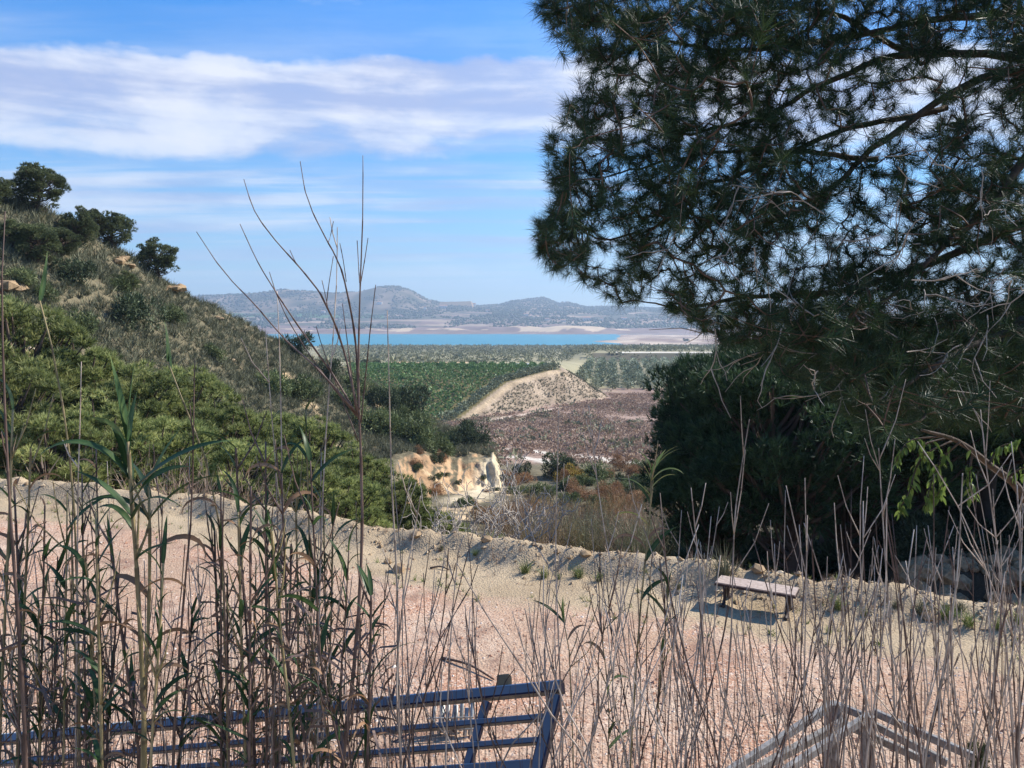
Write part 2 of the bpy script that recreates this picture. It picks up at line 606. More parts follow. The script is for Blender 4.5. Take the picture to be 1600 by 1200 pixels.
M['leaf_pale'] = leaf_mat('pale_cane_leaf', srgb(110, 132, 64), srgb(156, 168, 96), srgb(206, 200, 146), 0.35, 0.45, 0.15)
M['leaf_dry'] = leaf_mat('dry_cane_leaf', srgb(126, 92, 66), srgb(160, 124, 94), srgb(198, 168, 134), 0.3, 0.6, 0.2)
M['almond'] = leaf_mat('almond_leaf', srgb(72, 96, 44), srgb(108, 130, 62), srgb(152, 166, 92), 0.35, 0.45, 0.2)


def cane_mat(name, c0, c1, c2):
    t = NT(name)
    p = t.objco()
    n = t.noise(p, 7, 5, 0.6)
    c = t.ramp(n, [(0.25, c0), (0.5, c1), (0.75, c2)])
    nd = t.attr('tint').outputs['Fac']
    c = t.mix(t.ramp(nd, [(0.55, 0.0), (1.0, 0.75)]), c, srgb(70, 52, 46))
    g = t.ramp(t.n('ShaderNodeObjectInfo').outputs['Random'], [(0.0, 0.72), (1.0, 1.15)])
    return t.out(t.mix(1.0, c, g, 'MULTIPLY'), 0.55, spec=0.3)


M['cane'] = cane_mat('dry_cane', srgb(146, 126, 114), srgb(182, 164, 148), srgb(212, 198, 184))
M['cane_green'] = cane_mat('living_cane', srgb(112, 106, 70), srgb(150, 134, 96), srgb(172, 150, 116))
M['cane_dark'] = cane_mat('dark_cane', srgb(78, 60, 54), srgb(104, 84, 76), srgb(128, 108, 96))


def paint_mat():
    t = NT('blue_paint')
    p = t.objco()
    n = t.noise(p, 22, 6, 0.65)
    n2 = t.noise(p, 4, 4, 0.6)
    c = t.mix(t.ramp(n2, [(0.35, 0.0), (0.7, 1.0)]), srgb(14, 22, 58), srgb(24, 36, 78))
    c = t.mix(t.ramp(n, [(0.66, 0.0), (0.72, 0.8)]), c, srgb(110, 82, 66))
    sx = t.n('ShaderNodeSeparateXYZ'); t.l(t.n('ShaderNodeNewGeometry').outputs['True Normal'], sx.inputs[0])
    top_sheen = t.n('ShaderNodeMath', operation='MULTIPLY'); t.l(t.ramp(sx.outputs[2], [(0.55, 0.0), (0.8, 1.0)]), top_sheen.inputs[0]); t.l(t.ramp(n2, [(0.2, 0.75), (0.7, 1.0)]), top_sheen.inputs[1])
    c = t.mix(top_sheen.outputs[0], c, srgb(178, 190, 196))      # pale sky sheen painted into the colour of the upward faces
    r = t.ramp(n, [(0.3, 0.38), (0.75, 0.6)])
    return t.out(c, r, t.bump(n, 0.15, 0.003), spec=0.5)


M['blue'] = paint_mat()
M['grey_wood'] = solid_mat('grey_timber', srgb(96, 94, 92), srgb(144, 142, 140), 18, 0.8, 0.4, 0.006)
M['zinc'] = solid_mat('zinc', srgb(120, 122, 120), srgb(168, 170, 168), 12, 0.45, 0.1, 0.003, 0.5, 0.5)
M['iron'] = solid_mat('dark_iron', srgb(40, 32, 32), srgb(66, 54, 52), 20, 0.6, 0.2, 0.003)
M['plank'] = solid_mat('bench_plank', srgb(146, 128, 116), srgb(186, 168, 154), 16, 0.7, 0.3, 0.004)
M['white_wall'] = solid_mat('white_wall', srgb(196, 192, 184), srgb(222, 220, 214), 0.5, 0.9, 0.0)
M['tile_roof'] = solid_mat('tile_roof', srgb(150, 112, 92), srgb(182, 142, 118), 0.6, 0.9, 0.0)
M['grey_roof'] = solid_mat('sheet_roof', srgb(176, 178, 180), srgb(206, 208, 208), 0.4, 0.6, 0.0)
M['dark_glass'] = solid_mat('dark_opening', srgb(40, 42, 46), srgb(60, 62, 66), 1, 0.3, 0.0)


def water_mat():
    t = NT('lake_water')
    p = t.pos()
    n = t.noise(p, 0.02, 5, 0.6)
    c = t.mix(t.ramp(n, [(0.3, 0.0), (0.7, 1.0)]), srgb(8, 116, 134), srgb(20, 132, 148))
    return t.out(c, 0.35, t.bump(t.noise(p, 0.3, 4, 0.6), 0.2, 0.3), spec=0.25)


M['water'] = water_mat()

# ------------------------------------------------------------------ the shape of the land
EDGE = np.array([(-60, 44), (-30, 30.5), (-15.3, 23.0), (-8.7, 20.95), (-4.4, 18.7), (-1.43, 17.2), (0.68, 16.3), (3.67, 14.9), (5.7, 14.1), (7.6, 13.2), (8.6, 12.7), (14, 11.0), (30, 8.5), (60, 6)], float)
RIDGE = np.array([(-1500, -40, 36), (-600, 120, 50), (-200, 215, 56), (0, 303, 62), (60, 318, 64), (110, 345, 66), (200, 400, 72), (270, 447, 78), (330, 480, 84), (400, 512, 90), (450, 536, 93), (520, 570, 97), (600, 614, 100), (660, 650, 102), (700, 672, 100), (740, 690, 93), (770, 704, 88), (784, 738, 86), (796, 775, 84)], float)
FOOT = np.array([(-1500, 24), (-600, 30), (0, 37), (300, 43), (500, 53), (600, 63), (690, 76), (740, 80), (780, 82.5), (800, 84)], float)


def edge_y(x):
    return np.interp(x, EDGE[:, 0], EDGE[:, 1]) + 0.35 * (fbm(np.asarray(x) * 0.6, 0 * np.asarray(x), 5, 3) - 0.5)


def land(x, y):
    x = np.asarray(x, float); y = np.asarray(y, float)
    yy = np.maximum(y, 0.6)
    px = 800 + F * x / yy
    e = edge_y(x)
    d = y - e
    # the bank under the camera and the terrace
    bank = np.interp(y + 0.6 * (fbm(x * 0.5, y * 0.5, 3, 3) - 0.5), [-30, 0.7, 1.5, 3.2, 5.6, 7.2], [3.45, 3.4, 2.9, 1.6, 0.12, 0.0])
    w = 0.45 + 0.75 * fbm(x * 0.7, y * 0.7, 21, 3)
    berm = 0.40 * np.exp(-((d + 0.42) / 0.5) ** 2) * w
    rough = sstep(-2.2, -0.7, d) * (0.30 * (fbm(x * 1.8, y * 1.8, 9, 4) - 0.5) + 0.14 * (fbm(x * 6, y * 6, 19, 3) - 0.5))
    near = bank + berm + rough + 0.05 * (fbm(x * 0.8, y * 0.8, 2, 3) - 0.5) + 0.02 * (fbm(x * 4, y * 4, 33, 2) - 0.5)
    # the ravine and the valley floor
    fl = np.interp(yy, [8, 14, 20, 30, 45, 60, 75, 90, 110, 150, 200, 250, 300], [-2, -2.6, -3.8, -6, -8.5, -10.5, -12, -13.3, -15.2, -18.3, -21.4, -21.6, -21.2])
    fl = fl + 0.9 * (fbm(x * 0.12, y * 0.12, 41, 4) - 0.5) * sstep(20, 40, yy)
    fl = fl + sstep(1180, 1700, px) * 16 * sstep(24, 75, yy)
    fl = fl + sstep(1360, 1440, px + 60 * (fbm(yy * 0.5, x * 0.5, 8, 3) - .5)) * sstep(17.2, 20.0, yy + 1.2 * fbm(x * 0.8, x * 0.3, 77, 3) + 0.8 * fbm(x * 1.5, yy * 1.5, 78, 3)) * 2.6
    z = np.where(d < 0, near, near + (np.minimum(fl, 0) - near) * sstep(-0.2, 2.8, d) + (fl - np.minimum(fl, 0)) * sstep(3, 6, d))
    # the hill on the left with its clay cliff
    rz_py = np.interp(px, RIDGE[:, 0], RIDGE[:, 1]); ry = np.interp(px, RIDGE[:, 0], RIDGE[:, 2])
    rz = CAMZ - (rz_py - HOR) / F * ry
    rz = rz + sstep(600, 680, px) * (1 - sstep(775, 790, px)) * 1.6 * (fbm(px * 0.045, px * 0.01, 66, 3) - 0.45)
    fy = np.interp(px, FOOT[:, 0], FOOT[:, 1])
    cl = sstep(570, 690, px) * (1 - sstep(782, 800, px))
    gul = np.abs(fbm(px * 0.022 + yy * 0.12, yy * 0.05, 61, 4) - 0.5) * 2
    fy = fy + cl * (3.6 * gul - 1.5 + 1.3 * (fbm(px * 0.13, px * 0.02, 64, 4) - 0.5))
    t = np.clip((yy - fy) / np.maximum(ry - fy, 3), 0, 1)
    prof = t * (1.25 - 0.25 * t)
    prof = prof * (1 - cl) + cl * np.clip(np.where(t < 0.26, 0.84 * (t / 0.26) ** 0.9, 0.84 + (t - 0.26) * 0.216), 0, 1)
    hz = np.where(yy <= ry, fl + (rz - fl) * prof, rz - (yy - ry) * 0.30)
    hz = hz + (fbm(x * 0.22, y * 0.22, 51, 4) - 0.5) * 1.6 * sstep(0.02, 0.3, t) * (1 - 0.5 * cl)
    hz = hz + cl * 0.8 * (fbm(x * 0.9, y * 0.9, 53, 4) - 0.5) * sstep(0.0, 0.1, t)
    hz = np.where((px < 800) & (yy > fy - 1), hz, -99)
    z = np.where(d > 4, np.maximum(z, hz), z)
    # orchard terrace and its embankment
    zo = np.interp(yy, [190, 205, 235, 255, 300], [-22.5, -21, -14, -11.7, -13])
    xc = np.interp(yy, [190, 200, 235, 255, 262, 320], [-18, -14.2, 0, 14, 18.3, 19])
    emb = zo - 0.66 * np.maximum(0, x - xc) + (fbm(x * 0.4, y * 0.1, 71, 3) - 0.5) * 1.2 * sstep(0, 4, x - xc)
    emb = np.where((yy > 192) & (yy < 330), emb, -99)
    z = np.maximum(z, emb)
    # the plain, the lake bed and the far shore
    farL = np.interp(yy, [280, 300, 340, 450, 1300, 1430, 1500, 2690, 2760], [-13, -13, -15.4, -19, -39.6, -43.5, -49, -49, -44])
    farR = np.interp(yy, [280, 300, 450, 468, 500, 1300, 1430, 1500, 2690, 2760], [-21.5, -22, -19.8, -14.8, -15.3, -39.6, -43.5, -49, -49, -44])
    k = sstep(870, 930, px)
    far = farL * (1 - k) + farR * k
    shore = sstep(900, 1010, px + 40 * (fbm(yy * 0.004, x * 0.004, 91, 3) - 0.5) - 0.06 * np.maximum(0, 1900 - yy) * 0)
    far = far + shore * 5.5 * sstep(1480, 1560, yy) * (1 - sstep(2650, 2760, yy))
    spit = sstep(840, 1000, px) * np.exp(-((yy - 1760 - (1000 - np.minimum(px, 1000)) * 0.6) / 90.0) ** 2)
    far = far + 5.2 * spit
    rise = np.interp(yy, [2700, 2760, 3000, 3300, 3600, 4000], [0, 0, 20, 48, 72, 96])
    far = far + rise
    sk = np.array([(-900, 440), (200, 462), (330, 462), (400, 458), (445, 452), (480, 455), (520, 459), (560, 456), (588, 449), (620, 447), (642, 454), (668, 468), (690, 474), (728, 474), (742, 479), (780, 477), (800, 471), (850, 465), (872, 474), (888, 472), (918, 479), (1000, 481), (1100, 484), (1300, 480), (2500, 470)], float)
    rp = np.interp(px, sk[:, 0], sk[:, 1]); ryy = np.interp(px, [300, 640, 740, 2500], [4300, 4500, 5200, 5600])
    rt = CAMZ - (rp - HOR) / F * ryy
    b0 = far
    tt = np.clip((yy - 3750) / (ryy - 3750), 0, 1)
    far = np.where(yy > 3750, b0 + (rt - b0) * sstep(0, 1, tt), b0)
    far = np.where(yy > ryy, rt - (yy - ryy) * 0.08, far)
    far = far + (fbm(x * 0.006, y * 0.006, 101, 4) - 0.5) * 22 * sstep(2800, 3300, yy) * (1 - sstep(0.75, 1.0, tt))
    for bx, by, br, bh in ((705, 2790, 85, 17), (640, 2850, 70, 12), (815, 2900, 90, 14), (880, 2800, 105, 24), (935, 2830, 80, 14), (760, 2900, 60, 10), (560, 2820, 60, 11)):
        cx = (bx - 800) / F * by
        far = far + bh * np.exp(-(((x - cx) / br) ** 2 + ((y - by) / (br * 0.7)) ** 2))
    z = np.where(yy > 300, np.maximum(far, emb), z)
    return z


def hit(px, py, y0=8.0, y1=5000.0, n=2500):
    """where the sight line through a point of the photograph first meets the land"""
    Y = np.geomspace(y0, y1, n)
    X = (px - 800) / F * Y
    zr = CAMZ - (py - HOR) / F * Y
    L = land(X, Y)
    i = np.argmax(L >= zr)
    if L[i] < zr[i]:
        i = n - 1
    return np.array([X[i], Y[i], L[i]])


_NX, _NY = np.arange(-12, 12.01, 0.08), np.arange(-2, 26.01, 0.08)
_NZ = land(*np.meshgrid(_NX, _NY))


def ground(x, y):
    if -12 < x < 11.9 and -2 < y < 25.9:
        i, j = (x + 12) / 0.08, (y + 2) / 0.08
        a, b = int(i), int(j)
        f, g = i - a, j - b
        return float((_NZ[b, a] * (1 - f) + _NZ[b, a + 1] * f) * (1 - g) + (_NZ[b + 1, a] * (1 - f) + _NZ[b + 1, a + 1] * f) * g)
    return float(land(np.array([x]), np.array([y]))[0])


def grid_mesh(name, X, Y, Z, mat, keep=None, cols=None, attrs=None, smooth=True):
    r, c = X.shape
    i = np.arange(r * c).reshape(r, c)
    Q = np.stack([i[:-1, :-1], i[:-1, 1:], i[1:, 1:], i[1:, :-1]], -1).reshape(-1, 4)
    if keep is not None:
        kq = keep.reshape(-1)[Q].all(1)
        Q = Q[kq]
    V = np.stack([X, Y, Z], -1).reshape(-1, 3)
    used = np.zeros(len(V), bool); used[Q.ravel()] = True
    idx = np.cumsum(used) - 1
    return mesh_np(name, V[used], idx[Q], mat, smooth,
                   {k: v.reshape(-1)[used] for k, v in (attrs or {}).items()}, cols.reshape(-1, 3)[used] if cols is not None else None)


def lerp3(a, b, t):
    return np.asarray(a) * (1 - t[..., None]) + np.asarray(b) * t[..., None]


# terrace
gx = np.arange(-34, 22, 0.14); gy = np.arange(-6, 33, 0.14)
X, Y = np.meshgrid(gx, gy)
E = edge_y(X)
Z = land(X, Y)
D_ = Y - E
sand = sstep(-3.6, -1.3, D_ + 1.2 * (fbm(X * 0.35, Y * 0.35, 13, 3) - 0.5)) + 1.0 * (1 - sstep(5.4, 6.6, Y))
ob('gravel_terrace', grid_mesh('gravel_terrace', X, Y, Z, M['gravel'], D_ < 1.0, attrs={'sand': sand}), kind='structure')

# ravine, hillside, cliff, valley floor, orchard embankment
pxs = np.concatenate([np.arange(-700, -60, 16), np.arange(-60, 540, 4.0), np.arange(540, 800, 1.7), np.arange(800, 1080, 3.0), np.arange(1080, 1640, 7), np.arange(1640, 2500, 20)])
Ys = np.concatenate([np.geomspace(8, 30, 48, endpoint=False), np.geomspace(30, 74, 105, endpoint=False), np.arange(74, 96, 0.3), np.geomspace(96, 110, 14, endpoint=False), np.geomspace(110, 190, 40, endpoint=False), np.arange(190, 330, 2.2)])
PX, Y = np.meshgrid(pxs, Ys)
X = (PX - 800) / F * Y
Z = land(X, Y)
E = edge_y(X)
dzr = np.hypot(np.gradient(Z, axis=0) / np.gradient(Y, axis=0), np.gradient(Z, axis=1) / np.maximum(np.abs(np.gradient(X, axis=1)), 1e-3))
n1 = fbm(X * 0.25, Y * 0.25, 111, 4); n2 = fbm(X * 0.05, Y * 0.05, 121, 3); n3 = fbm(PX * 0.03, Y * 0.3, 131, 3)
soil = lerp3(srgb(86, 82, 64), srgb(122, 112, 90), n1)
litter = sstep(1030, 1120, PX) * (1 - sstep(45, 70, Y))  # litter under the right-hand pines, darkened to deepen the shade of the hollow
soil = soil * (1 - litter[..., None]) + np.asarray(srgb(70, 60, 48)) * litter[..., None]  # litter colour, darkened to deepen the shade of the hollow
C = soil
ochre = lerp3(srgb(150, 118, 88), srgb(182, 152, 118), n3)
hillm = (PX < 800) & (Y > 30) & (Y < 130)
steep = sstep(0.5, 0.85, dzr) * hillm * sstep(560, 640, PX)
C = C * (1 - steep[..., None]) + ochre * steep[..., None]
bare = hillm * sstep(0.64, 0.70, n1 * 0.6 + n2 * 0.4 + 0.06 * sstep(300, 420, PX) * (1 - sstep(430, 560, PX)))
C = C * (1 - bare[..., None]) + np.asarray(srgb(196, 170, 134)) * bare[..., None]
heathm = sstep(104, 112, Y) * (PX > 700)
C = C * (1 - heathm[..., None]) + lerp3(srgb(132, 110, 98), srgb(168, 144, 128), n2) * heathm[..., None]


def track(pts, w, soft, col):
    """a strip of bare ground along a line of points (x, y)"""
    global C
    P = np.asarray(pts, float)
    dm = np.full(X.shape, 1e9)
    for a, b in zip(P[:-1], P[1:]):
        ab = b - a
        t = np.clip(((X - a[0]) * ab[0] + (Y - a[1]) * ab[1]) / (ab @ ab), 0, 1)
        dm = np.minimum(dm, np.hypot(X - a[0] - t * ab[0], Y - a[1] - t * ab[1]))
    m = 1 - sstep(w - soft, w + soft, dm + soft * 1.6 * (n1 - 0.5))
    C = C * (1 - m[..., None]) + np.asarray(col) * m[..., None]


def hits(*pp, y0=30.0):
    return [hit(a, b, y0)[:2] for a, b in pp]


embm = (Y > 193) & (Y < 300) & (X > np.interp(Y, [190, 200, 235, 255, 262, 320], [-18, -14.2, 0, 14, 18.3, 19]) - 1.5) & (Z > -21.3) & (X < 40)
C = np.where(embm[..., None], lerp3(srgb(132, 116, 98), srgb(172, 154, 132), fbm(X * 0.6, Y * 0.2, 141, 3)), C)
orch = (Y > 195) & (Y < 300) & (X < np.interp(Y, [190, 200, 235, 255, 262, 320], [-18, -14.2, 0, 14, 18.3, 19]) - 1.5) & (PX > 500)
C = np.where(orch[..., None], lerp3(srgb(92, 88, 58), srgb(130, 118, 84), n1), C)
track(hits((722, 782), (748, 770), (770, 752), (785, 742), y0=55), 1.7, 1.0, srgb(196, 180, 150))
track(hits((796, 702), (830, 704), (870, 710), (960, 720), (1010, 724), y0=100), 1.4, 0.5, srgb(205, 196, 180))
track(hits((800, 713), (840, 717), (885, 726), y0=92), 0.9, 0.4, srgb(205, 196, 180))
track(hits((720, 664), (745, 660), (800, 652), (840, 643), (880, 637), y0=120), 1.3, 0.6, srgb(206, 186, 166))
track([(-14.6, 199), (0.2, 235), (14.2, 255), (19, 259)], 0.6, 0.4, srgb(172, 152, 124))
mk = (Y - E > 0.55)
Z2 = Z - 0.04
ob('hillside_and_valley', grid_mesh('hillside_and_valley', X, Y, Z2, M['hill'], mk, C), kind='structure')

# plain beyond, lake bed, far shore and hills
pxs = np.concatenate([np.arange(-900, 300, 40), np.arange(300, 1120, 3.6), np.arange(1120, 2700, 40)])
Ys = np.concatenate([np.geomspace(296, 1500, 150, endpoint=False), np.geomspace(1500, 2690, 26, endpoint=False), np.geomspace(2690, 6400, 190)])
PX, Y = np.meshgrid(pxs, Ys)
X = (PX - 800) / F * Y
Z = land(X, Y)
n1 = fbm(X * 0.02, Y * 0.02, 151, 4); n2 = fbm(X * 0.004, Y * 0.006, 161, 4); n3 = fbm(X * 0.0035, Y * 0.02, 171, 3)
C = lerp3(srgb(122, 120, 94), srgb(164, 154, 124), n1)
clayb = ((PX > 610) & (PX < 730) & (Y > 318) & (Y < 352)) * sstep(0.42, 0.52, fbm(X * 0.12, Y * 0.3, 181, 3))
C = C * (1 - clayb[..., None]) + np.asarray(srgb(204, 168, 132)) * clayb[..., None]
dk = (PX > 925) & (Y > 448) & (Y < 469)
C = np.where(dk[..., None], lerp3(srgb(78, 78, 66), srgb(104, 96, 80), n1), C)
trk = (PX > 960) & (Y > 469) & (Y < 482)
C = np.where(trk[..., None], np.asarray(srgb(208, 200, 184)), C)
sh = (Y > 1400) & (Y < 2800)
C = np.where(sh[..., None], np.where((Y > 2600)[..., None], lerp3(srgb(116, 98, 92), srgb(152, 130, 118), n1), lerp3(srgb(140, 118, 106), srgb(190, 170, 148), sstep(.35, .65, n1))), C)
fs = (Y >= 2800)
fc = lerp3(srgb(112, 94, 88), srgb(142, 118, 108), n1)
fc = np.where(((n3 > 0.52) & (Y > 2960))[..., None], lerp3(srgb(78, 78, 66), srgb(104, 98, 82), n2), fc)
fc = np.where(((n3 < 0.40) & (Y > 3050))[..., None], np.asarray(srgb(160, 140, 120)), fc)
gr = (PX < 600) & (Y > 3420) & (Y < 3760) & (PX > 320)
fc = np.where(gr[..., None], lerp3(srgb(66, 94, 62), srgb(90, 112, 76), n1), fc)
hl = Y > 3800
fc = np.where(hl[..., None], lerp3(srgb(76, 74, 56), srgb(136, 118, 98), sstep(0.4, 0.75, fbm(X * 0.01, Y * 0.006, 191, 4))), fc)
C = np.where(fs[..., None], fc, C)
hump = (Y > 2730) & (Y < 2960) & (Z > -37) & (fbm(X * 0.01, Y * 0.01, 195, 3) + (Z + 40) * 0.008 > 0.66)
C = np.where(hump[..., None], np.asarray(srgb(196, 172, 142)), C)
ob('plain_and_far_hills', grid_mesh('plain_and_far_hills', X, Y, Z, M['far'], None, C), kind='structure')

a = np.linspace(-0.9, 0.9, 41); rr = np.geomspace(1380, 2900, 12)
A, RR = np.meshgrid(a, rr)
ob('lake', grid_mesh('lake', RR * A, RR, 0 * A - 45.0, M['water']), kind='structure')

# ------------------------------------------------------------------ plant builders (shared mesh data)
def pine_meshes(seed, H, Rc, n_tuft, bl, bw, nb=8, flat=0.75, base=0.3, lobes=46, mat='pine_hill', lean=0.0, ls=(0.17, 0.30)):
    """a bushy pine: trunk with limbs, and a crown of needle brushes gathered in clumps"""
    r = np.random.default_rng(seed)
    wood, crown = MB(), MB()
    hh = np.linspace(0, 1, 9)
    tx = np.stack([lean * H * hh ** 1.5 + 0.05 * H * np.sin(hh * 5 + seed), 0.04 * H * np.sin(hh * 4 + 2 * seed), hh * H * 0.9], -1)
    wood.add(*tube(tx, np.interp(hh, [0, 1], [0.035 * H, 0.006 * H]), 7))
    cz = H * (base + (1 - base) * 0.48)
    LP = []
    while len(LP) < lobes:
        v = r.normal(size=3)
        v /= np.linalg.norm(v)
        rad = r.uniform(0.35, 0.86) ** 0.6
        if v[2] < -0.55 and r.random() < 0.6:
            continue
        irr = 0.80 + 0.36 * math.sin(2.3 * math.atan2(v[1], v[0]) + seed) * math.cos(3.1 * v[2] + seed * 2)
        p = np.array([v[0] * Rc * rad * irr, v[1] * Rc * rad * irr, cz + v[2] * H * (1 - base) * 0.5 * rad * (flat + 0.25)])
        p[0] += lean * H * (p[2] / H) ** 1.5
        LP.append(p)
    LP = np.array(LP)
    per = n_tuft // lobes
    for p in LP:
        k = np.clip((p[2] / H - 0.12) / 0.9, 0.1, 0.95)
        a = np.array([np.interp(k * 0.85, hh, tx[:, i]) for i in range(3)])
        mid = (a + p) / 2 + np.array([0, 0, -0.04 * H])
        wood.add(*tube(smooth_line([a, mid, p], 3), np.linspace(0.010 * H, 0.003 * H, 7), 4, False))
        lr = Rc * r.uniform(*ls)
        q = unit(r.normal(size=(per, 3)) + np.array([0, 0, 0.35]))
        P = p + q * lr * (r.uniform(0.3, 1.0, per) ** 0.5)[:, None] * np.array([1.15, 1.15, 0.72])
        out = unit(unit(P - np.array([a[0], a[1], cz * 0.8])) * 0.8 + q * 0.6 + np.array([0, 0, 0.55]))
        PP = np.repeat(P, nb, 0)
        DD = unit(np.repeat(out, nb, 0) + r.normal(size=(per * nb, 3)) * 0.55)
        V, T = blades(PP, DD, r.uniform(0.6, 1.1, per * nb) * bl, bw, r)
        tn = np.clip(np.repeat(r.normal(0.5 + r.normal(0, 0.16), 0.18, per), nb), 0, 1)
        tint = np.stack([tn * 0.7, tn * 0.7, np.clip(tn * 1.25, 0, 1)], 1).ravel()
        crown.add(V, T, tint)
    return wood.mesh('trunk', M['bark'], True), crown.mesh('crown', M[mat])


def bush_mesh(seed, n, size, w, mat, lobes=9, up=0.4, flat=0.8):
    """a rounded leafy bush of unit radius"""
    r = np.random.default_rng(seed)
    mb = MB()
    for _ in range(lobes):
        c = np.array([r.uniform(-.62, .62), r.uniform(-.62, .62), r.uniform(0.2, 0.85) * flat])
        lr = r.uniform(0.25, 0.45)
        k = n // lobes
        q = unit(r.normal(size=(k, 3)) + np.array([0, 0, 0.2]))
        P = c + q * lr * (r.uniform(0.25, 1, k) ** 0.5)[:, None]
        P[:, 2] = np.maximum(P[:, 2], 0.02)
        D = unit(q + r.normal(size=(k, 3)) * 0.7 + np.array([0, 0, up]))
        V, T = blades(P, D, r.uniform(0.6, 1.3, k) * size, w, r)
        mb.add(V, T, np.repeat(np.clip(r.normal(r.normal(0.5, 0.1), 0.2, k), 0, 1), 3))
    st = r.uniform(-0.3, 0.3, (7, 2))
    for s in st:
        mb.add(*tube([[s[0] * .2, s[1] * .2, -0.15], [s[0], s[1], 0.3], [s[0] * 2, s[1] * 2, 0.7]], [0.03, 0.02, 0.008], 4), 0.1)
    return mb.mesh('foliage', M[mat])


def twig_bush_mesh(seed, n, w, mat, spread=0.8, h=1.0):
    """bare upright stems fanning from the ground, height 1"""
    r = np.random.default_rng(seed)
    mb = MB()
    P = np.stack([r.normal(0, 0.22, n), r.normal(0, 0.22, n), np.full(n, -0.05)], -1)
    D = np.stack([P[:, 0] * 1.6 + r.normal(0, 0.22, n) * spread, P[:, 1] * 1.6 + r.normal(0, 0.22, n) * spread, np.full(n, 1.0)], -1)
    L = r.uniform(0.45, 1.05, n) * h
    t = np.clip(r.normal(0.5, 0.22, n), 0, 1)
    V, T = blades(P, D, L, w, r)
    mb.add(V, T, np.repeat(t, 3))
    k = n * 3                                        # side twigs
    i = r.integers(0, n, k); f = r.uniform(0.35, 0.95, k)
    B = P[i] + unit(D)[i] * (L[i] * f)[:, None]
    V, T = blades(B, unit(D)[i] + r.normal(0, 0.45, (k, 3)), r.uniform(0.10, 0.28, k) * h, w * 0.8, r)
    mb.add(V, T, np.repeat(t[i], 3))
    return mb.mesh('stems', M[mat])


def grass_mesh(seed, n, w, mat, spread=0.55, h=1.0):
    r = np.random.default_rng(seed)
    P = np.stack([r.normal(0, 0.10, n), r.normal(0, 0.10, n), np.full(n, -0.03)], -1)
    a = r.uniform(0, 2 * pi, n); s = r.uniform(0.05, 1, n) * spread * 1.6
    D = np.stack([np.cos(a) * s, np.sin(a) * s, np.ones(n)], -1)
    V, T = blades(P, D, r.uniform(0.5, 1.1, n) * h, w, r, two=True)
    return MB().add(V, T, np.repeat(np.clip(r.normal(.5, .22, n), 0, 1), 5)).mesh('blades', M[mat])


PINES = {}
for k, (s, mat) in enumerate([(1, 'pine_light'), (2, 'pine_light'), (3, 'pine_light')]):
    PINES['young', k] = pine_meshes(s, 1.0, 0.42, 6000, 0.036, 0.0046, 10, 0.9, 0.10, 230, mat, ls=(0.05, 0.13))
for k, s in enumerate((5, 6, 7)):
    PINES['hill', k] = pine_meshes(s, 1.0, 0.52, 4200, 0.050, 0.011, 6, 0.8, 0.20, 90, 'pine_hill', ls=(0.11, 0.2))
for k, s in enumerate((8, 9)):
    PINES['old', k] = pine_meshes(s, 1.0, 0.44, 7600, 0.034, 0.0045, 8, 0.9, 0.42, 120, 'pine_dark', ls=(0.09, 0.2))
BUSH = {}
for k, s in enumerate((21, 22, 23)):
    BUSH['green', k] = bush_mesh(s, 2200, 0.15, 0.045, 'bush_green')
    BUSH['dark', k] = bush_mesh(s + 10, 2200, 0.13, 0.045, 'bush_dark')
BUSH['yellow', 0] = bush_mesh(41, 2400, 0.13, 0.04, 'bush_yellow', 12)
BUSH['rust', 0] = bush_mesh(42, 2000, 0.15, 0.03, 'bush_rust', 10)
BUSH['rust', 1] = bush_mesh(43, 2000, 0.15, 0.03, 'bush_rust', 10)
TWIG = {('dry', k): twig_bush_mesh(50 + k, 170, 0.014, 'dry') for k in range(2)}
TWIG['reed', 0] = twig_bush_mesh(55, 260, 0.013, 'reedbed', 0.5)
TWIG['reed', 1] = twig_bush_mesh(56, 260, 0.013, 'reedbed', 0.5)
GRASS = {('green', k): grass_mesh(60 + k, 90, 0.022, 'grass') for k in range(2)}
GRASS['pale', 0] = grass_mesh(65, 110, 0.020, 'scrub')


def pine(kind, k, p, H, rz, label, group, wide=1.0):
    t = ob('pine_tree', None, loc=p, rot=(0, 0, rz), label=label, cat='pine tree', group=group)
    t.scale = (H * wide, H * wide, H)
    ob('trunk', PINES[kind, k][0], t)
    ob('crown', PINES[kind, k][1], t)
    return t


def shrub(name, me, p, r, rz, label, group=None, h=None, cat='bush'):
    o = ob(name, me, loc=p, rot=(0, 0, rz), label=label, cat=cat, group=group)
    o.scale = (r, r, h or r)
    return o


def sunk(p, dz=0.15):
    return (p[0], p[1], p[2] - dz)


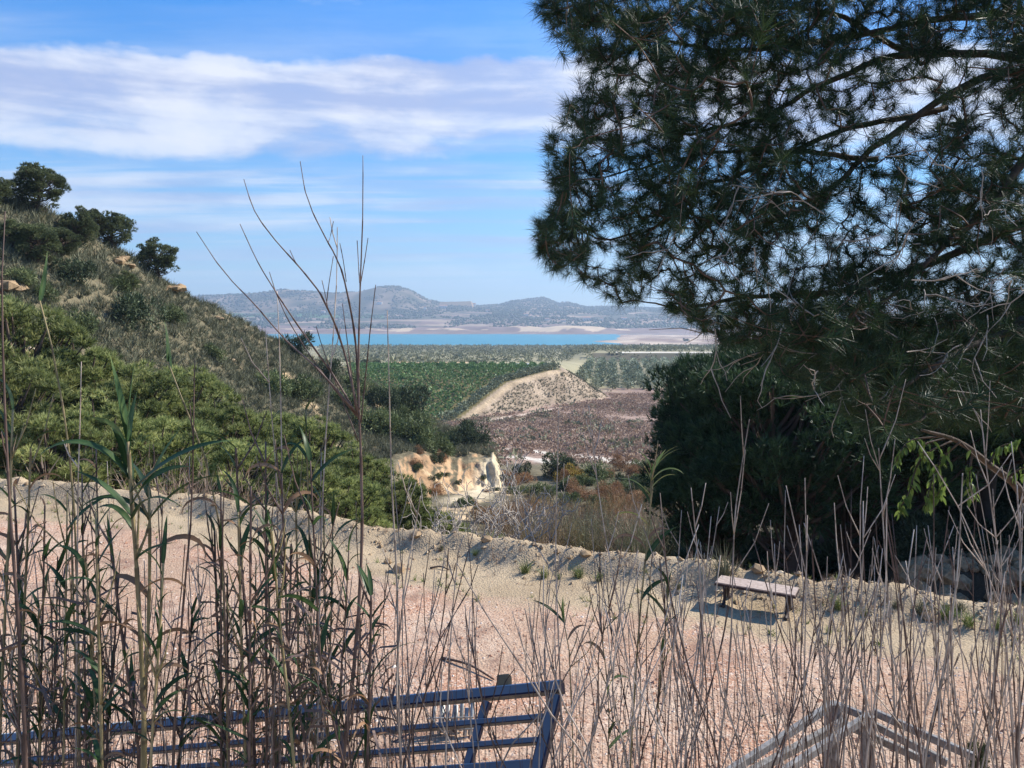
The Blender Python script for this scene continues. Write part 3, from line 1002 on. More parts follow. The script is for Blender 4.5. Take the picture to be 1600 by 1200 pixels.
# ------------------------------------------------------------------ young pines beyond the left edge of the terrace
G = 'young pines beyond the terrace edge'
YOUNG = [  # crown top px, py, distance, height, label
    (-60, 452, 34, 10.5, None), (45, 470, 33, 10.2, 'tall yellow-green pine at the far left edge, below the bare hillside'), (135, 520, 34, 9.2, None), (215, 560, 33, 8.4, None),
    (290, 566, 37, 9.0, None), (350, 610, 34, 7.8, None), (420, 630, 37, 8.0, None), (490, 660, 36, 7.2, None), (560, 705, 34, 6.2, None),
    (625, 752, 32, 5.2, 'low green pine at the right end of the young pines, beside the bare fig tree'), (20, 575, 28, 7.8, None), (165, 612, 28, 7.6, None), (262, 640, 28, 7.2, None),
    (380, 680, 28, 6.4, None), (470, 715, 28, 6.0, None), (545, 748, 28, 5.4, None), (90, 640, 26, 6.2, None), (672, 792, 31, 4.2, None)]
for i, (px, py, Yd, H, lb) in enumerate(YOUNG):
    py = py + 16 * (40 < px < 450)
    top = at(px, py, Yd)
    row = 'back' if Yd > 29.5 else 'front'
    order = sorted(v[0] for v in YOUNG if (v[2] > 29.5) == (Yd > 29.5) and v[0] > -50).index(px) if px > -50 else -1
    lb = lb or ('light green young pine cut by the left frame edge' if order < 0 else 'bushy light green young pine, %s from the left in the %s row of the stand' % (('first', 'second', 'third', 'fourth', 'fifth', 'sixth', 'seventh', 'eighth', 'ninth', 'tenth')[order], row))
    pine('young', i % 3, (top[0], top[1], top[2] - H * 0.97), H, i * 2.1, lb, G, 1.12)

# ------------------------------------------------------------------ trees and bushes on the hill
for i, (px, py, hpx, k, wide, lb) in enumerate([
        (60, 332, 72, 0, 1.25, 'big round dark pine on the skyline at the top of the hill'),
        (175, 385, 58, 1, 1.05, 'pine with see-through crown leaning off the hill crest'),
        (122, 385, 60, 2, 0.95, 'dark pine just below the hill crest, beside the leaning pine'),
        (58, 412, 62, 1, 1.1, 'rounded dark pine on the slope under the big skyline pine'),
        (245, 440, 64, 2, 0.95, 'solitary dark pine standing out on the hill skyline'),
        (-10, 320, 50, 2, 1.1, 'dark pine cut by the frame at the hill top'),
        (145, 365, 40, 0, 1.1, 'small pine on the crest between the larger hilltop pines'), (95, 400, 46, 1, 1.2, 'low dark pine on the slope between the hilltop pines and the solitary pine'), (20, 385, 44, 0, 1.3, 'low spreading pine near the left edge under the big skyline pine'), (195, 455, 34, 2, 1.4, 'low wide pine on the slope left of the solitary pine')]):
    p = hit(px, py, 40, 140)
    if p[1] > 120:
        p = at(px, py + 6, 70)
    pine('hill', k, sunk(p, 0.5), hpx / F * p[1] * 1.18, i * 1.7, lb, 'pines on the hill', wide)
HB_ = [(285, 448, 20, 'dark', 'small dark bush on the hill skyline under the solitary pine'), (322, 474, 13, 'green', 'small bush at the end of the hill skyline, before the far lake hills'),
       (205, 505, 46, 'dark', 'wide dark shrub in the middle of the grassy hillside'), (262, 500, 28, 'green', 'green shrub beside the wide dark one on the hillside'),
       (120, 520, 40, 'green', 'pale green shrub on the hillside above the young pines'), (30, 440, 30, 'green', None), (110, 440, 34, 'dark', None), (70, 465, 28, 'green', None), (180, 450, 24, 'green', None), (330, 560, 26, 'green', None),
       (455, 552, 34, 'dark', 'dark round tree on the hill crest in front of the lake'), (492, 560, 30, 'dark', None), (525, 568, 34, 'green', None), (548, 585, 30, 'green', None), (430, 610, 44, 'green', None), (480, 625, 44, 'green', None),
       (560, 612, 36, 'green', None), (610, 632, 40, 'green', None), (640, 650, 44, 'dark', None), (682, 655, 36, 'dark', 'dark rounded tree at the foot of the orchard, above the clay cliff'),
       (570, 665, 40, 'green', None), (605, 680, 40, 'green', None), (650, 690, 44, 'green', None), (622, 662, 38, 'green', None), (540, 640, 36, 'green', None), (665, 700, 34, 'green', None), (728, 694, 36, 'dark', 'grey-green bush on top of the clay cliff'), (710, 690, 26, 'green', None), (748, 694, 22, 'dark', None), (764, 700, 16, 'green', None), (700, 698, 22, 'dark', None), (690, 706, 30, 'green', None), (590, 640, 34, 'dark', None), (655, 668, 30, 'green', None), (505, 590, 30, 'dark', None)]
for i, (px, py, rpx, kd, lb) in enumerate(HB_):
    p = hit(px, py, 40, 150)
    r = rpx / F * p[1]
    if p[1] > 130:
        continue
    shrub('hillside_bush', BUSH[kd, i % 3], sunk(p, r * 0.2), r, i * 1.3, lb or ('%s bush among the scrub of the hillside' % ('dark' if kd == 'dark' else 'grey-green')), 'bushes on the hillside', r * (1.1 if kd == 'green' else 1.3))

# bare tree on the crest
def bare_tree(name, seed, p, H, spread, mat, label, depth=5, r0=0.03, cat='tree', droop=0.0, curl=0.35, rmin=0.0):
    """a leafless tree: trunk mesh, and the branches as parts"""
    r = np.random.default_rng(seed)
    t = ob(name, None, loc=p, label=label, cat=cat)
    trunk = MB()
    br = []

    def grow(b, d, L, rad, lv, mb):
        n = 5
        P = [b]
        dd = d
        for _ in range(n):
            dd = unit(dd + r.normal(0, curl * 0.45, 3) + np.array([0, 0, 0.10 - droop]))
            P.append(P[-1] + dd * L / n)
        P = np.array(P)
        mb.add(*tube(P, np.maximum(np.linspace(rad, rad * 0.62, n + 1), rmin), 5 if lv < 2 else 3, lv == 0))
        if lv >= depth:
            return
        for c in range(3 if lv < 3 else 2):
            q = P[-1] if c == 0 else P[r.integers(2, n + 1)]
            nd = unit(dd + r.normal(0, spread, 3) + np.array([0, 0, 0.15]))
            if lv == 0:
                m2 = MB(); br.append(m2)
            else:
                m2 = mb
            grow(q, nd, L * r.uniform(0.62, 0.85), rad * (0.68 if c == 0 else 0.55), lv + 1, m2)
    for s in range(3):
        m = MB(); br.append(m)
        grow(np.array([0, 0, 0.1 * H]), unit(np.array([r.normal(0, 0.7), r.normal(0, 0.4), 1.0])), H * 0.30, r0 * H * 0.6, 1, m)
    grow(np.array([0, 0, -0.3]), np.array([0, 0, 1.0]), H * 0.34, r0 * H, 0, trunk)
    ob('trunk', trunk.mesh('trunk', mat, True), t)
    for m in br:
        ob('branch', m.mesh('branch', mat, True), t)
    return t


p = hit(408, 518, 40, 120)
bare_tree('leafless_tree', 3, sunk(p, 0.2), 3.4, 0.75, M['twig'], 'leafless brown tree on the hill crest in front of the far shore', 5, 0.02)

# bare pale fig trees behind the berm
pf = at(714, 838, 22.0)
pf[2] = ground(pf[0], pf[1])
bare_tree('fig_tree', 8, pf, (at(714, 676, 22.0)[2] - pf[2]) * 0.95, 0.62, M['fig'], 'pale leafless fig tree standing behind the dirt bank', 6, 0.018, curl=0.5, rmin=.011)
pf = at(752, 845, 20.0)
pf[2] = ground(pf[0], pf[1])
bare_tree('fig_tree', 15, pf, (at(752, 735, 20.0)[2] - pf[2]) * 0.85, 1.0, M['fig'], 'low spreading pale fig with crooked branches behind the dirt bank', 6, 0.018, curl=0.75, rmin=.011)

# ------------------------------------------------------------------ grassy scrub covering the hill (nobody could count it)
def scatter_land(n, pxr, yr, ok=None, seed=0, pw=1.0):
    r = np.random.default_rng(seed)
    px = r.uniform(*pxr, n)
    Yv = yr[0] + (yr[1] - yr[0]) * r.uniform(0, 1, n) ** pw
    x = (px - 800) / F * Yv
    z = land(x, Yv)
    k = np.ones(n, bool) if ok is None else ok(px, Yv, x, z)
    return np.stack([x, Yv, z], -1)[k], px[k]


def tufts(P, h, nb, w, spread, seed=0, up=1.0):
    r = np.random.default_rng(seed)
    n = len(P)
    h = np.broadcast_to(h, (n,))
    PP = np.repeat(P, nb, 0) + r.normal(0, 0.14, (n * nb, 3)) * np.repeat(h, nb)[:, None] * np.array([1, 1, 0.15])
    a = r.uniform(0, 2 * pi, n * nb); s = r.uniform(0.1, 1, n * nb) * spread
    D = np.stack([np.cos(a) * s, np.sin(a) * s, np.full(n * nb, up)], -1)
    V, T = blades(PP, D, np.repeat(h, nb) * r.uniform(0.6, 1.15, n * nb), w * np.repeat(h, nb), r)
    tn = np.clip(np.repeat(r.normal(0.5, 0.2, n), nb) + r.normal(0, 0.12, n * nb), 0, 1)
    return V, T, np.repeat(tn, 3)


def on_hill(px, Yv, x, z):
    ry = np.interp(px, RIDGE[:, 0], RIDGE[:, 2]); fy = np.interp(px, FOOT[:, 0], FOOT[:, 1])
    n1 = fbm(x * 0.25, Yv * 0.25, 111, 4); n2 = fbm(x * 0.05, Yv * 0.05, 121, 3)
    bare = (n1 * 0.6 + n2 * 0.4 + 0.06 * sstep(300, 420, px) * (1 - sstep(430, 560, px))) > 0.64
    cliff = (px > 590) & (Yv < fy + 3.0 + (ry - fy) * 0.2)
    return (Yv > fy - 1) & (Yv < ry + 3) & (~bare | (rng.random(len(px)) < 0.22)) & ~cliff


P, q = scatter_land(34000, (-80, 780), (38, 104), on_hill, 5)
h = np.clip(rng.normal(0.62, 0.2, len(P)), 0.25, 1.2)
ob('hillside_scrub', MB().add(*tufts(P, h, 13, 0.085, 1.3, 6)).mesh('hillside_scrub', M['scrub']), kind='stuff', label='grey-green tussock grass covering the hillside', cat='scrub')
pr, q = scatter_land(330, (-20, 560), (45, 96), lambda a, b, c, d: ~on_hill(a, b, c, d) & (b > np.interp(a, FOOT[:, 0], FOOT[:, 1])), 9)
BI = ico()
V, T, m = scatter_lumps(pr, rng.uniform(0.12, 0.55, len(pr)), BI, 0.6, 0.3)
ob('hillside_stones', MB().add(V, T, np.repeat(rng.uniform(.3, 1, len(pr)), m)).mesh('hillside_stones', M['clod']), kind='stuff', label='pale stones lying in bare patches of the hillside', cat='stones')

# rock outcrops on the hill
for i, (px, py, s, lb) in enumerate([(268, 452, 1.2, 'pinkish rock outcrop on the hill under the small skyline bush'), (18, 448, 1.3, 'pale rock outcrop at the left edge of the hillside'), (182, 405, 0.9, 'rock ledge on the crest right of the hilltop pines'), (340, 498, 0.6, 'small pale rock near the end of the hill crest'),
                                  (200, 415, 0.6, 'lower ledge of pale rock on the crest near the leaning pine')]):
    p = hit(px, py, 40, 120)
    mb = MB()
    for j in range(5):
        V, T, m = scatter_lumps((rng.normal(0, s * 0.5, 3) * np.array([1, 1, .25]))[None], [s * rng.uniform(.4, .8)], BI, 0.5, 0.3)
        mb.add(V, T)
    ob('rock_outcrop', mb.mesh('rock_outcrop', M['rock']), loc=p, label=lb, cat='rock', group='rock outcrops on the hill')

# ------------------------------------------------------------------ shrubs in the ravine and by the tracks
RAV = [  # px, py of the base, radius px, kind, height factor, label
    (868, 745, 36, ('dark', 0), 1.25, 'dark grey-green bush behind the yellow one by the white track'),
    (893, 752, 27, ('yellow', 0), 1.25, 'mustard yellow bush beside the white track'),
    (935, 748, 34, ('green', 1), 1.0, 'grey-green bush right of the yellow bush'),
    (972, 735, 22, ('rust', 0), 1.35, 'rust-coloured bush near the dark pines by the track'),
    (1010, 735, 26, ('green', 2), 1.0, 'green bush between the rust bush and the dark pines'),
    (905, 778, 26, ('rust', 1), 0.9, 'russet shrub in front of the yellow bush'), (990, 790, 40, ('rust', 0), 0.8, None), (850, 775, 30, ('green', 0), 0.9, None), (805, 770, 24, ('green', 2), 0.8, None),
    (955, 772, 30, ('green', 1), 0.9, None), (1030, 772, 36, ('green', 0), 1.0, None), (800, 815, 40, ('rust', 1), 0.9, None), (760, 815, 36, ('rust', 0), 0.9, None), (835, 800, 32, ('rust', 0), 0.8, None), (725, 790, 22, ('green', 1), 0.7, None), (1000, 830, 44, ('green', 2), 1.1, 'grey-green bush behind the dirt bank next to the dark pines'), (680, 770, 20, ('rust', 1), 0.8, None)]
for i, (px, py, rp, kk, hf, lb) in enumerate(RAV):
    p = hit(px, py, 26 if py > 800 else 40, 150)
    r = rp / F * p[1]
    shrub('ravine_bush', BUSH[kk], sunk(p, r * 0.2), r, i * 0.9, lb or ('rusty brown shrub in the ravine behind the dirt bank' if kk[0] == 'rust' else 'grey-green shrub in the ravine behind the dirt bank'), 'shrubs in the ravine', r * hf)
rq = np.random.default_rng(77)
for i in range(58):
    px, py = rq.uniform(785, 1050), rq.uniform(738, 815)
    kk = [('green', 0), ('rust', 0), ('green', 2), ('rust', 1), ('dark', 1)][int(rq.integers(0, 5))]
    p = hit(px, py, 30, 150)
    r = rq.uniform(13, 27) / F * p[1]
    o = shrub('ravine_bush', BUSH[kk], sunk(p, r * .2), r, i, {'rust': 'rusty brown shrub in the ravine behind the dirt bank', 'green': 'grey-green shrub in the ravine behind the dirt bank', 'dark': 'dark green shrub in the ravine behind the dirt bank'}[kk[0]], 'shrubs in the ravine', r * rq.uniform(.8, 1.3))
for i in range(26):
    px = rq.uniform(640, 785); py = rq.uniform(742, 800) if px > 700 else rq.uniform(690, 760)
    p = hit(px, py, 40, 130)
    r = rq.uniform(7, 15) / F * p[1]
    kk = [('green', 0), ('rust', 1), ('dark', 1)][i % 3]
    shrub('cliff_bush', BUSH[kk], sunk(p, r * .25), r, i, 'small %s bush around the foot of the clay cliff' % {'green': 'grey-green', 'rust': 'rusty', 'dark': 'dark green'}[kk[0]], 'bushes around the clay cliff', r * rq.uniform(.8, 1.2))
i = 0
for px in np.arange(790, 1060, 16):
    for py0 in (872, 850, 826):
        p = hit(px + rng.uniform(-8, 8), py0 + rng.uniform(-8, 8), 21, 60)
        if p[1] - edge_y(p[0]) < 2.5:
            p[1] = edge_y(p[0]) + rng.uniform(3, 10); p[0] = (px - 800) / F * p[1]; p[2] = ground(p[0], p[1])
        H = rng.uniform(1.5, 3.3)
        km = int(rng.integers(0, 5))
        recolour(shrub('dry_thicket', TWIG['reed', i % 2], p, H * 0.75, i * 1.1, ('olive-brown', 'olive-brown', 'grey-brown', 'russet', 'greenish')[km] + ' thicket of dry stems behind the dirt bank', 'dry thickets behind the dirt bank', H), M[('reedbed', 'reedbed', 'dry', 'bush_rust', 'plain')[km]])
        i += 1
for px, py, Yd, H, lb in [(118, 742, 24.3, 1.5, 'reddish dry twiggy bush behind the edge at the far left'), (345, 768, 21.9, 0.95, 'small dry twiggy bush behind the terrace edge among the young pines'), (268, 760, 22.4, 0.7, 'low dry twiggy bush behind the edge between the two taller dry ones')]:
    p = at(px, py, Yd); p[2] = ground(p[0], p[1])
    H = max(H, at(px, py - 60, Yd)[2] - p[2])
    shrub('dry_bush', TWIG['dry', 0], p, H, px, lb, 'dry bushes behind the terrace edge', H)
for i in range(7):
    px = 690 + i * 16
    p = at(px, 0, 21 + rng.uniform(0, 4)); p[2] = ground(p[0], p[1])
    shrub('dry_thicket', TWIG['dry', i % 2], p, 1.6, i, 'purplish dry twigs around the fig trees', 'dry twigs around the fig trees', rng.uniform(1.8, 2.6))

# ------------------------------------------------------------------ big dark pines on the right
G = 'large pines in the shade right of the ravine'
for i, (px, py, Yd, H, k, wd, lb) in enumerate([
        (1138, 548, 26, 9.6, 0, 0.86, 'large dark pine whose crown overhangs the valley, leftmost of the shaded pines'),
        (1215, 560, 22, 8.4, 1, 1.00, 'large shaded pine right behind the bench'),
        (1340, 540, 24, 9.6, 0, 1.05, 'shaded pine just left of the hanging light green leaves'), (1450, 560, 23, 9.0, 1, 1.05, 'shaded pine behind the hanging light green leaves'), (1560, 520, 25, 10.5, 0, 1.1, 'shaded pine above the rock bank at the right'), (1660, 500, 22, 9.5, 1, 1.1, 'shaded pine cut by the right frame edge'), (1280, 520, 32, 12, 1, 1.0, 'pine at the back of the grove, behind the one at the bench'), (1420, 500, 34, 13, 0, 1.0, None), (1590, 480, 36, 14, 1, 1.0, None), (1780, 430, 28, 13, 0, 1.1, None), (1900, 420, 24, 12, 1, 1.1, None), (2080, 400, 25, 12, 0, 1.1, None), (1950, 380, 32, 14, 1, 1.1, None), (2250, 380, 29, 13, 0, 1.1, None), (1112, 650, 24, 6.4, 1, 0.85, 'smaller dark pine under the left side of the overhanging grove')]):  # unlabelled pines past the right edge are added to shade the grove
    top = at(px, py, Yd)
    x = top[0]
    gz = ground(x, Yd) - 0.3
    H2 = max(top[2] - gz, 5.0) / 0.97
    pine('old', k, (x, Yd, gz), H2, i * 2.4 + 0.4, lb or 'dark pine in the grove behind the dirt bank, or added out of view to shade it', G, wd * (H / H2) ** 0.3)

for i in range(60):
    px = rng.uniform(1040, 1700); Yd = rng.uniform(17.5, 27)
    x = (px - 800) / F * Yd
    if Yd - edge_y(x) < 2.5 or (px > 1360 and Yd < 20.5):
        continue
    r = rng.uniform(.5, 1.25)
    shrub('shaded_bush', BUSH['dark', i % 3], (x, Yd, ground(x, Yd) - .2), r, i, 'dark bush in the shade under the large pines', 'dark bushes under the large pines', r * rng.uniform(.8, 1.3))
for i in range(46):
    px = rng.uniform(1060, 1720); Yd = rng.uniform(28, 42)
    x = (px - 800) / F * Yd
    r = rng.uniform(1.6, 2.8)
    shrub('shaded_bush', BUSH['dark', i % 3], (x, Yd, ground(x, Yd) - .5), r, i, 'tall dark bush at the back of the pine grove', 'dark bushes at the back of the grove', r * rng.uniform(.9, 1.4))
# rock bank across the ravine on the right
rb = ob('rock_bank', None, loc=at(1490, 900, 18.6), label='shaded bank of stacked pale rock under the dark pines', cat='rock bank')
BR = [mesh_np('rock', (lambda V: V * np.array([1, .8, .7]))(np.sign(BI[0]) * np.abs(BI[0]) ** 0.55 * (1 + rng.uniform(-.16, .16, BI[0].shape))), BI[1], M['rock']) for _ in range(5)]
for i in range(150):
    px = rng.uniform(1375, 1720); py = rng.uniform(838, 962)
    if py < 860 + (1440 - px) * 0.5:
        continue
    pr_ = hit(px, py, 14.5, 40, 500)
    if pr_[1] > 24:
        continue
    o = ob('rock', BR[i % 5], rb, pr_ - np.array(rb.location), rng.uniform(-.5, .5, 3) + np.array([0, 0, i]), rng.uniform(0.12, 0.34))

def lumps_foliage(P, R_, nb, size, seed, squash=0.8):
    """round little crowns of leaf blades at P"""
    r = np.random.default_rng(seed)
    n = len(P)
    q = unit(r.normal(size=(n * nb, 3)) + np.array([0, 0, .35]))
    Rr = np.repeat(np.broadcast_to(R_, (n,)), nb)
    B = np.repeat(P, nb, 0) + q * (Rr * r.uniform(.55, 1, n * nb))[:, None] * np.array([1, 1, squash])
    V, T = blades(B, unit(q + r.normal(0, .6, (n * nb, 3))), Rr * size * r.uniform(.6, 1.2, n * nb), Rr * size * 0.75, r)
    tn = np.clip(np.repeat(r.normal(.5, .15, n), nb) + r.normal(0, .16, n * nb), 0, 1)
    return V, T, np.repeat(tn, 3)


# ------------------------------------------------------------------ heath, orchard, olive grove, plain
def on_heath(px, Yv, x, z):
    base = np.interp(Yv, [190, 200, 235, 255, 262, 320], [-18, -14.2, 0, 14, 18.3, 19])
    zo = np.interp(Yv, [190, 205, 235, 255, 300], [-22.5, -21, -14, -11.7, -13])
    k = ~((Yv > 193) & (x < base + (zo + 21.5) / 0.66 + 1.5) & (x > -60))
    for (a, b), w in ((((760, 700), (1010, 724)), 2.0),):
        pass
    tr = [hits((796, 702), (830, 704), (870, 710), (960, 720), (1010, 724), y0=100), hits((800, 713), (840, 717), (885, 726), y0=92), hits((720, 664), (745, 660), (800, 652), (840, 643), (880, 637), y0=120)]
    for pts in tr:
        Pn = np.asarray(pts)
        for a, b in zip(Pn[:-1], Pn[1:]):
            ab = b - a
            t = np.clip(((x - a[0]) * ab[0] + (Yv - a[1]) * ab[1]) / (ab @ ab), 0, 1)
            k &= np.hypot(x - a[0] - t * ab[0], Yv - a[1] - t * ab[1]) > 2.4
    den = fbm(x * 0.06, Yv * 0.06, 301, 3)
    return k & (den + rng.uniform(-.2, .2, len(px)) > 0.40)


P, q = scatter_land(9500, (690, 1130), (104, 275), on_heath, 15, 0.8)
h = np.clip(rng.normal(0.95, 0.3, len(P)), 0.4, 1.9)
ob('heath_scrub', MB().add(*lumps_foliage(P + np.array([0, 0, .1]), h, 28, 0.36, 16, .55)).mesh('heath_scrub', M['heath']), kind='stuff', label='purplish brown heath covering the valley floor', cat='scrub')
P, q = scatter_land(240, (690, 1100), (108, 240), on_heath, 18, 0.8)
h = np.clip(rng.normal(1.5, 0.4, len(P)), 0.7, 2.4)
ob('heath_green', MB().add(*lumps_foliage(P + np.array([0, 0, .4]), h * .8, 24, 0.5, 19, .7)).mesh('heath_green', M['plain']), kind='stuff', label='scattered green shrubs in the purplish heath', cat='scrub')


# citrus rows: planted on the terrace behind the embankment
pts = []
ang = math.atan2(35, 14)
for i in range(-16, 40):
    for j in range(0, 46):
        yy_ = 199 + j * 1.9
        xx_ = np.interp(yy_, [190, 200, 235, 255, 262, 320], [-18, -14.2, 0, 14, 18.3, 19]) - 7.5 - i * 3.6
        if i < 0 or yy_ > 284 or 800 + F * xx_ / yy_ < 545:
            continue
        pts.append((xx_ + rng.normal(0, .25), yy_ + rng.normal(0, .25)))
pts = np.array(pts)
zz = land(pts[:, 0], pts[:, 1])
P = np.stack([pts[:, 0], pts[:, 1], zz + 1.0], -1)
ob('citrus_orchard', MB().add(*lumps_foliage(P, rng.uniform(1.0, 1.45, len(P)), 34, 0.55, 25)).mesh('citrus_orchard', M['citrus']), kind='stuff', label='dense dark green citrus plantation in rows behind the embankment', cat='orchard')
# hedge along the crest track
hy = np.arange(199, 262, 1.3)
hx = np.interp(hy, [190, 200, 235, 255, 262, 320], [-18, -14.2, 0, 14, 18.3, 19]) - 3.0
G = 'olive trees in a line along the embankment track'
olv = MB().add(*lumps_foliage(np.array([[0, 0, 0.85]]), 1.0, 70, 0.5, 31)).add(*tube([[0, 0, -.3], [0.05, 0, .4], [0, 0.05, .9]], [.12, .09, .05], 5), 0.1).mesh('olive_tree', M['olive'])
olv2 = MB().add(*lumps_foliage(np.array([[0, 0, 0.85], [.5, .1, .7], [-.4, .2, .75]]), np.array([.8, .6, .6]), 30, 0.5, 32)).add(*tube([[0, 0, -.3], [0.05, 0, .4], [0, 0.05, .9]], [.12, .09, .05], 5), 0.1).mesh('olive_tree', M['olive'])
for k, (x, y) in enumerate(zip(hx, hy)):
    o = ob('olive_tree', (olv, olv2)[k % 2], loc=(x, y, ground(x, y)), rot=(0, 0, k * 1.9), scale=rng.uniform(1.2, 1.55), label='grey-green olive in the line along the embankment track', cat='olive tree', group=G)
# shrubs on the embankment face
P, q = scatter_land(9500, (715, 965), (196, 285), lambda px, Yv, x, z: (x > np.interp(Yv, [190, 200, 235, 255, 262, 320], [-18, -14.2, 0, 14, 18.3, 19]) + 1.5) & (z > -21.2) & (x < 38), 35)
ob('embankment_scrub', MB().add(*tufts(P, np.clip(rng.normal(0.55, .2, len(P)), .2, 1.2), 10, 0.14, 1.0, 36)).mesh('embankment_scrub', M['scrub']), kind='stuff', label='sparse tussocks on the pale embankment slope', cat='scrub')

# olive grove rows right of the embankment
cnt = 0
rest = []
for j in range(26):
    for i in range(34):
        y = 292 + j * 6.2
        x = 26 + i * 6.0 + (j % 2) * 1.0 + j * 0.8
        px = 800 + F * x / y
        if not (885 < px < 1105) or y > 449:
            continue
        if px < 905 + (y - 292) * 0.0 and y < 300:
            continue
        if cnt < 190:
            ob('olive_tree', (olv, olv2)[(i * 3 + j) % 2], loc=(x + rng.normal(0, .4), y + rng.normal(0, .4), ground(x, y)), rot=(0, 0, i + j * 2.0), scale=rng.uniform(1.9, 2.6), label='silvery olive tree in the rows of the grove below the dark slope', cat='olive tree', group='olive trees of the valley grove')
            cnt += 1
        else:
            rest.append((x, y, ground(x, y) + 1.6))
if rest:
    ob('far_olives', MB().add(*lumps_foliage(np.array(rest), rng.uniform(1.8, 2.5, len(rest)), 40, .5, 39)).mesh('far_olives', M['olive']), kind='stuff', label='farther silvery olive trees of the grove', cat='olive trees')
P, q = scatter_land(5200, (500, 1130), (300, 1330), lambda px, Yv, x, z: ~((px > 880) & (Yv < 452)) & ~((px > 955) & (Yv > 466) & (Yv < 486)) & ~((px > 700) & (px < 860) & (Yv < 352)), 45, 0.75)
P = P.copy(); P[:, 2] += 0.9
ob('plain_scrub', MB().add(*lumps_foliage(P, np.clip(rng.normal(1.7, .5, len(P)), .8, 3.2) * np.interp(P[:, 1], [300, 1300], [0.85, 1.25]), 16, 0.75, 46)).mesh('plain_scrub', M['plain']), kind='stuff', label='olive-green scrub and groves covering the plain before the lake', cat='scrub')
# trees by the clay bank and the white shed
for i, (px, py, rp, kd, lb) in enumerate([(738, 578, 10, 'dark', 'dark round tree left of the twin tree by the white shed'), (752, 578, 10, 'dark', 'dark round tree nearest the white shed'), (570, 574, 12, 'dark', None), (590, 575, 11, 'dark', None), (640, 577, 8, 'green', None), (655, 578, 8, 'green', None), (672, 577, 9, 'green', None), (690, 578, 8, 'green', None), (705, 578, 8, 'green', None), (720, 578, 8, 'green', None), (1072, 533, 5, 'dark', 'lone dark tree on the sandy ground by the lake')]):
    p = hit(px, py, 286, 2400)
    r = rp / F * p[1]
    shrub('round_tree', BUSH[kd, i % 3], sunk(p, r * .25), r, i, lb or ('dark tree at the far side of the citrus orchard' if kd == 'dark' else 'small grey-green tree between the orchard and the clay bank'), 'trees behind the orchard', r * 1.35, 'tree')


def house(px, py, wpx, hpx, label, y0=300, y1=5200, roof='tile_roof', flat=False, name='house', dy=None):
    p = hit(px, py, y0, y1)
    s = p[1] / F
    w, h, d = wpx * s, hpx * s, (dy or wpx * 0.6) * s
    t = ob(name, None, loc=(p[0], p[1], p[2] - 0.25 * h), label=label, cat='building', group='far white houses' if name == 'house' else None)
    ob('wall', MB().add(*box((-w / 2, -d / 2, 0), (w / 2, d / 2, h * 1.25))).mesh('wall', M['white_wall']), t)
    e = 0.04 * w
    if flat:
        V = np.array([[-w / 2 - e, -d / 2 - e, h * 1.252], [w / 2 + e, -d / 2 - e, h * 1.252], [w / 2 + e, d / 2 + e, h * 1.45], [-w / 2 - e, d / 2 + e, h * 1.45]])
        V = np.concatenate([V, V + np.array([0, 0, 0.08 * h])])
        ob('roof', MB().add(V, box((0, 0, 0), (1, 1, 1))[1]).mesh('roof', M[roof]), t)
    else:
        V = np.array([[-w / 2 - e, -d / 2 - e, h * 1.26], [w / 2 + e, -d / 2 - e, h * 1.26], [w / 2 + e, d / 2 + e, h * 1.26], [-w / 2 - e, d / 2 + e, h * 1.26], [-w / 2 - e, 0, h * 1.7], [w / 2 + e, 0, h * 1.7]])
        T = np.array([[0, 1, 5], [0, 5, 4], [2, 3, 4], [2, 4, 5], [0, 4, 3], [1, 2, 5], [0, 3, 2], [0, 2, 1]])
        ob('roof', MB().add(V, T).mesh('roof', M[roof]), t)
    for k in range(3 if wpx > 10 else 1):
        x = (-0.3 + 0.3 * k) * w
        ww = 0.08 * w
        ob('window', MB().add(*box((x - ww / 2, -d / 2 - 0.03 * ww, h * 0.55), (x + ww / 2, -d / 2 + 0.03, h * 0.9))).mesh('window', M['dark_glass']), t)
    return t


house(817, 573.5, 38, 4.2, 'long low white shed behind the citrus orchard', 290, 420, 'grey_roof', True, 'shed', 12)
house(768, 575, 8, 4.5, 'small white hut beside the dark round trees', 290, 420, 'tile_roof', False, 'hut', 6)
house(840, 573, 7, 2.6, 'little white outbuilding at the end of the long shed', 290, 420, 'grey_roof', True, 'outbuilding', 5)
for i, (px, py, w, h, lb) in enumerate([(593, 475, 8, 3.2, 'white house high on the slope of the round far hill'), (693, 482, 11, 4, 'white house below the flat-topped far embankment'), (740, 480, 6, 4.5, 'white house at the right end of the flat-topped embankment'), (664, 484, 4, 4, 'small white house between trees on the far hill foot'),
                                     (917, 501, 12, 4.5, 'largest white house above the far lake shore'), (880, 503, 8, 2.8, 'low white house left of the largest one above the far shore'), (975, 499, 9, 2.6, 'long white house right of the largest one above the far shore'), (822, 493, 8, 2.4, 'pale house among the fields above the far shore'), (855, 500, 7, 2.2, 'small pale house left of the low white one above the shore'), (762, 487, 6, 2.2, 'small pale house at the foot of the twin-peaked hill'), (940, 500, 5, 2.5, 'tiny white house just right of the largest one'), (505, 488, 6, 2, 'tiny pale house beside the far green field')]):
    house(px, py, w, h, lb, 2700, 5200)
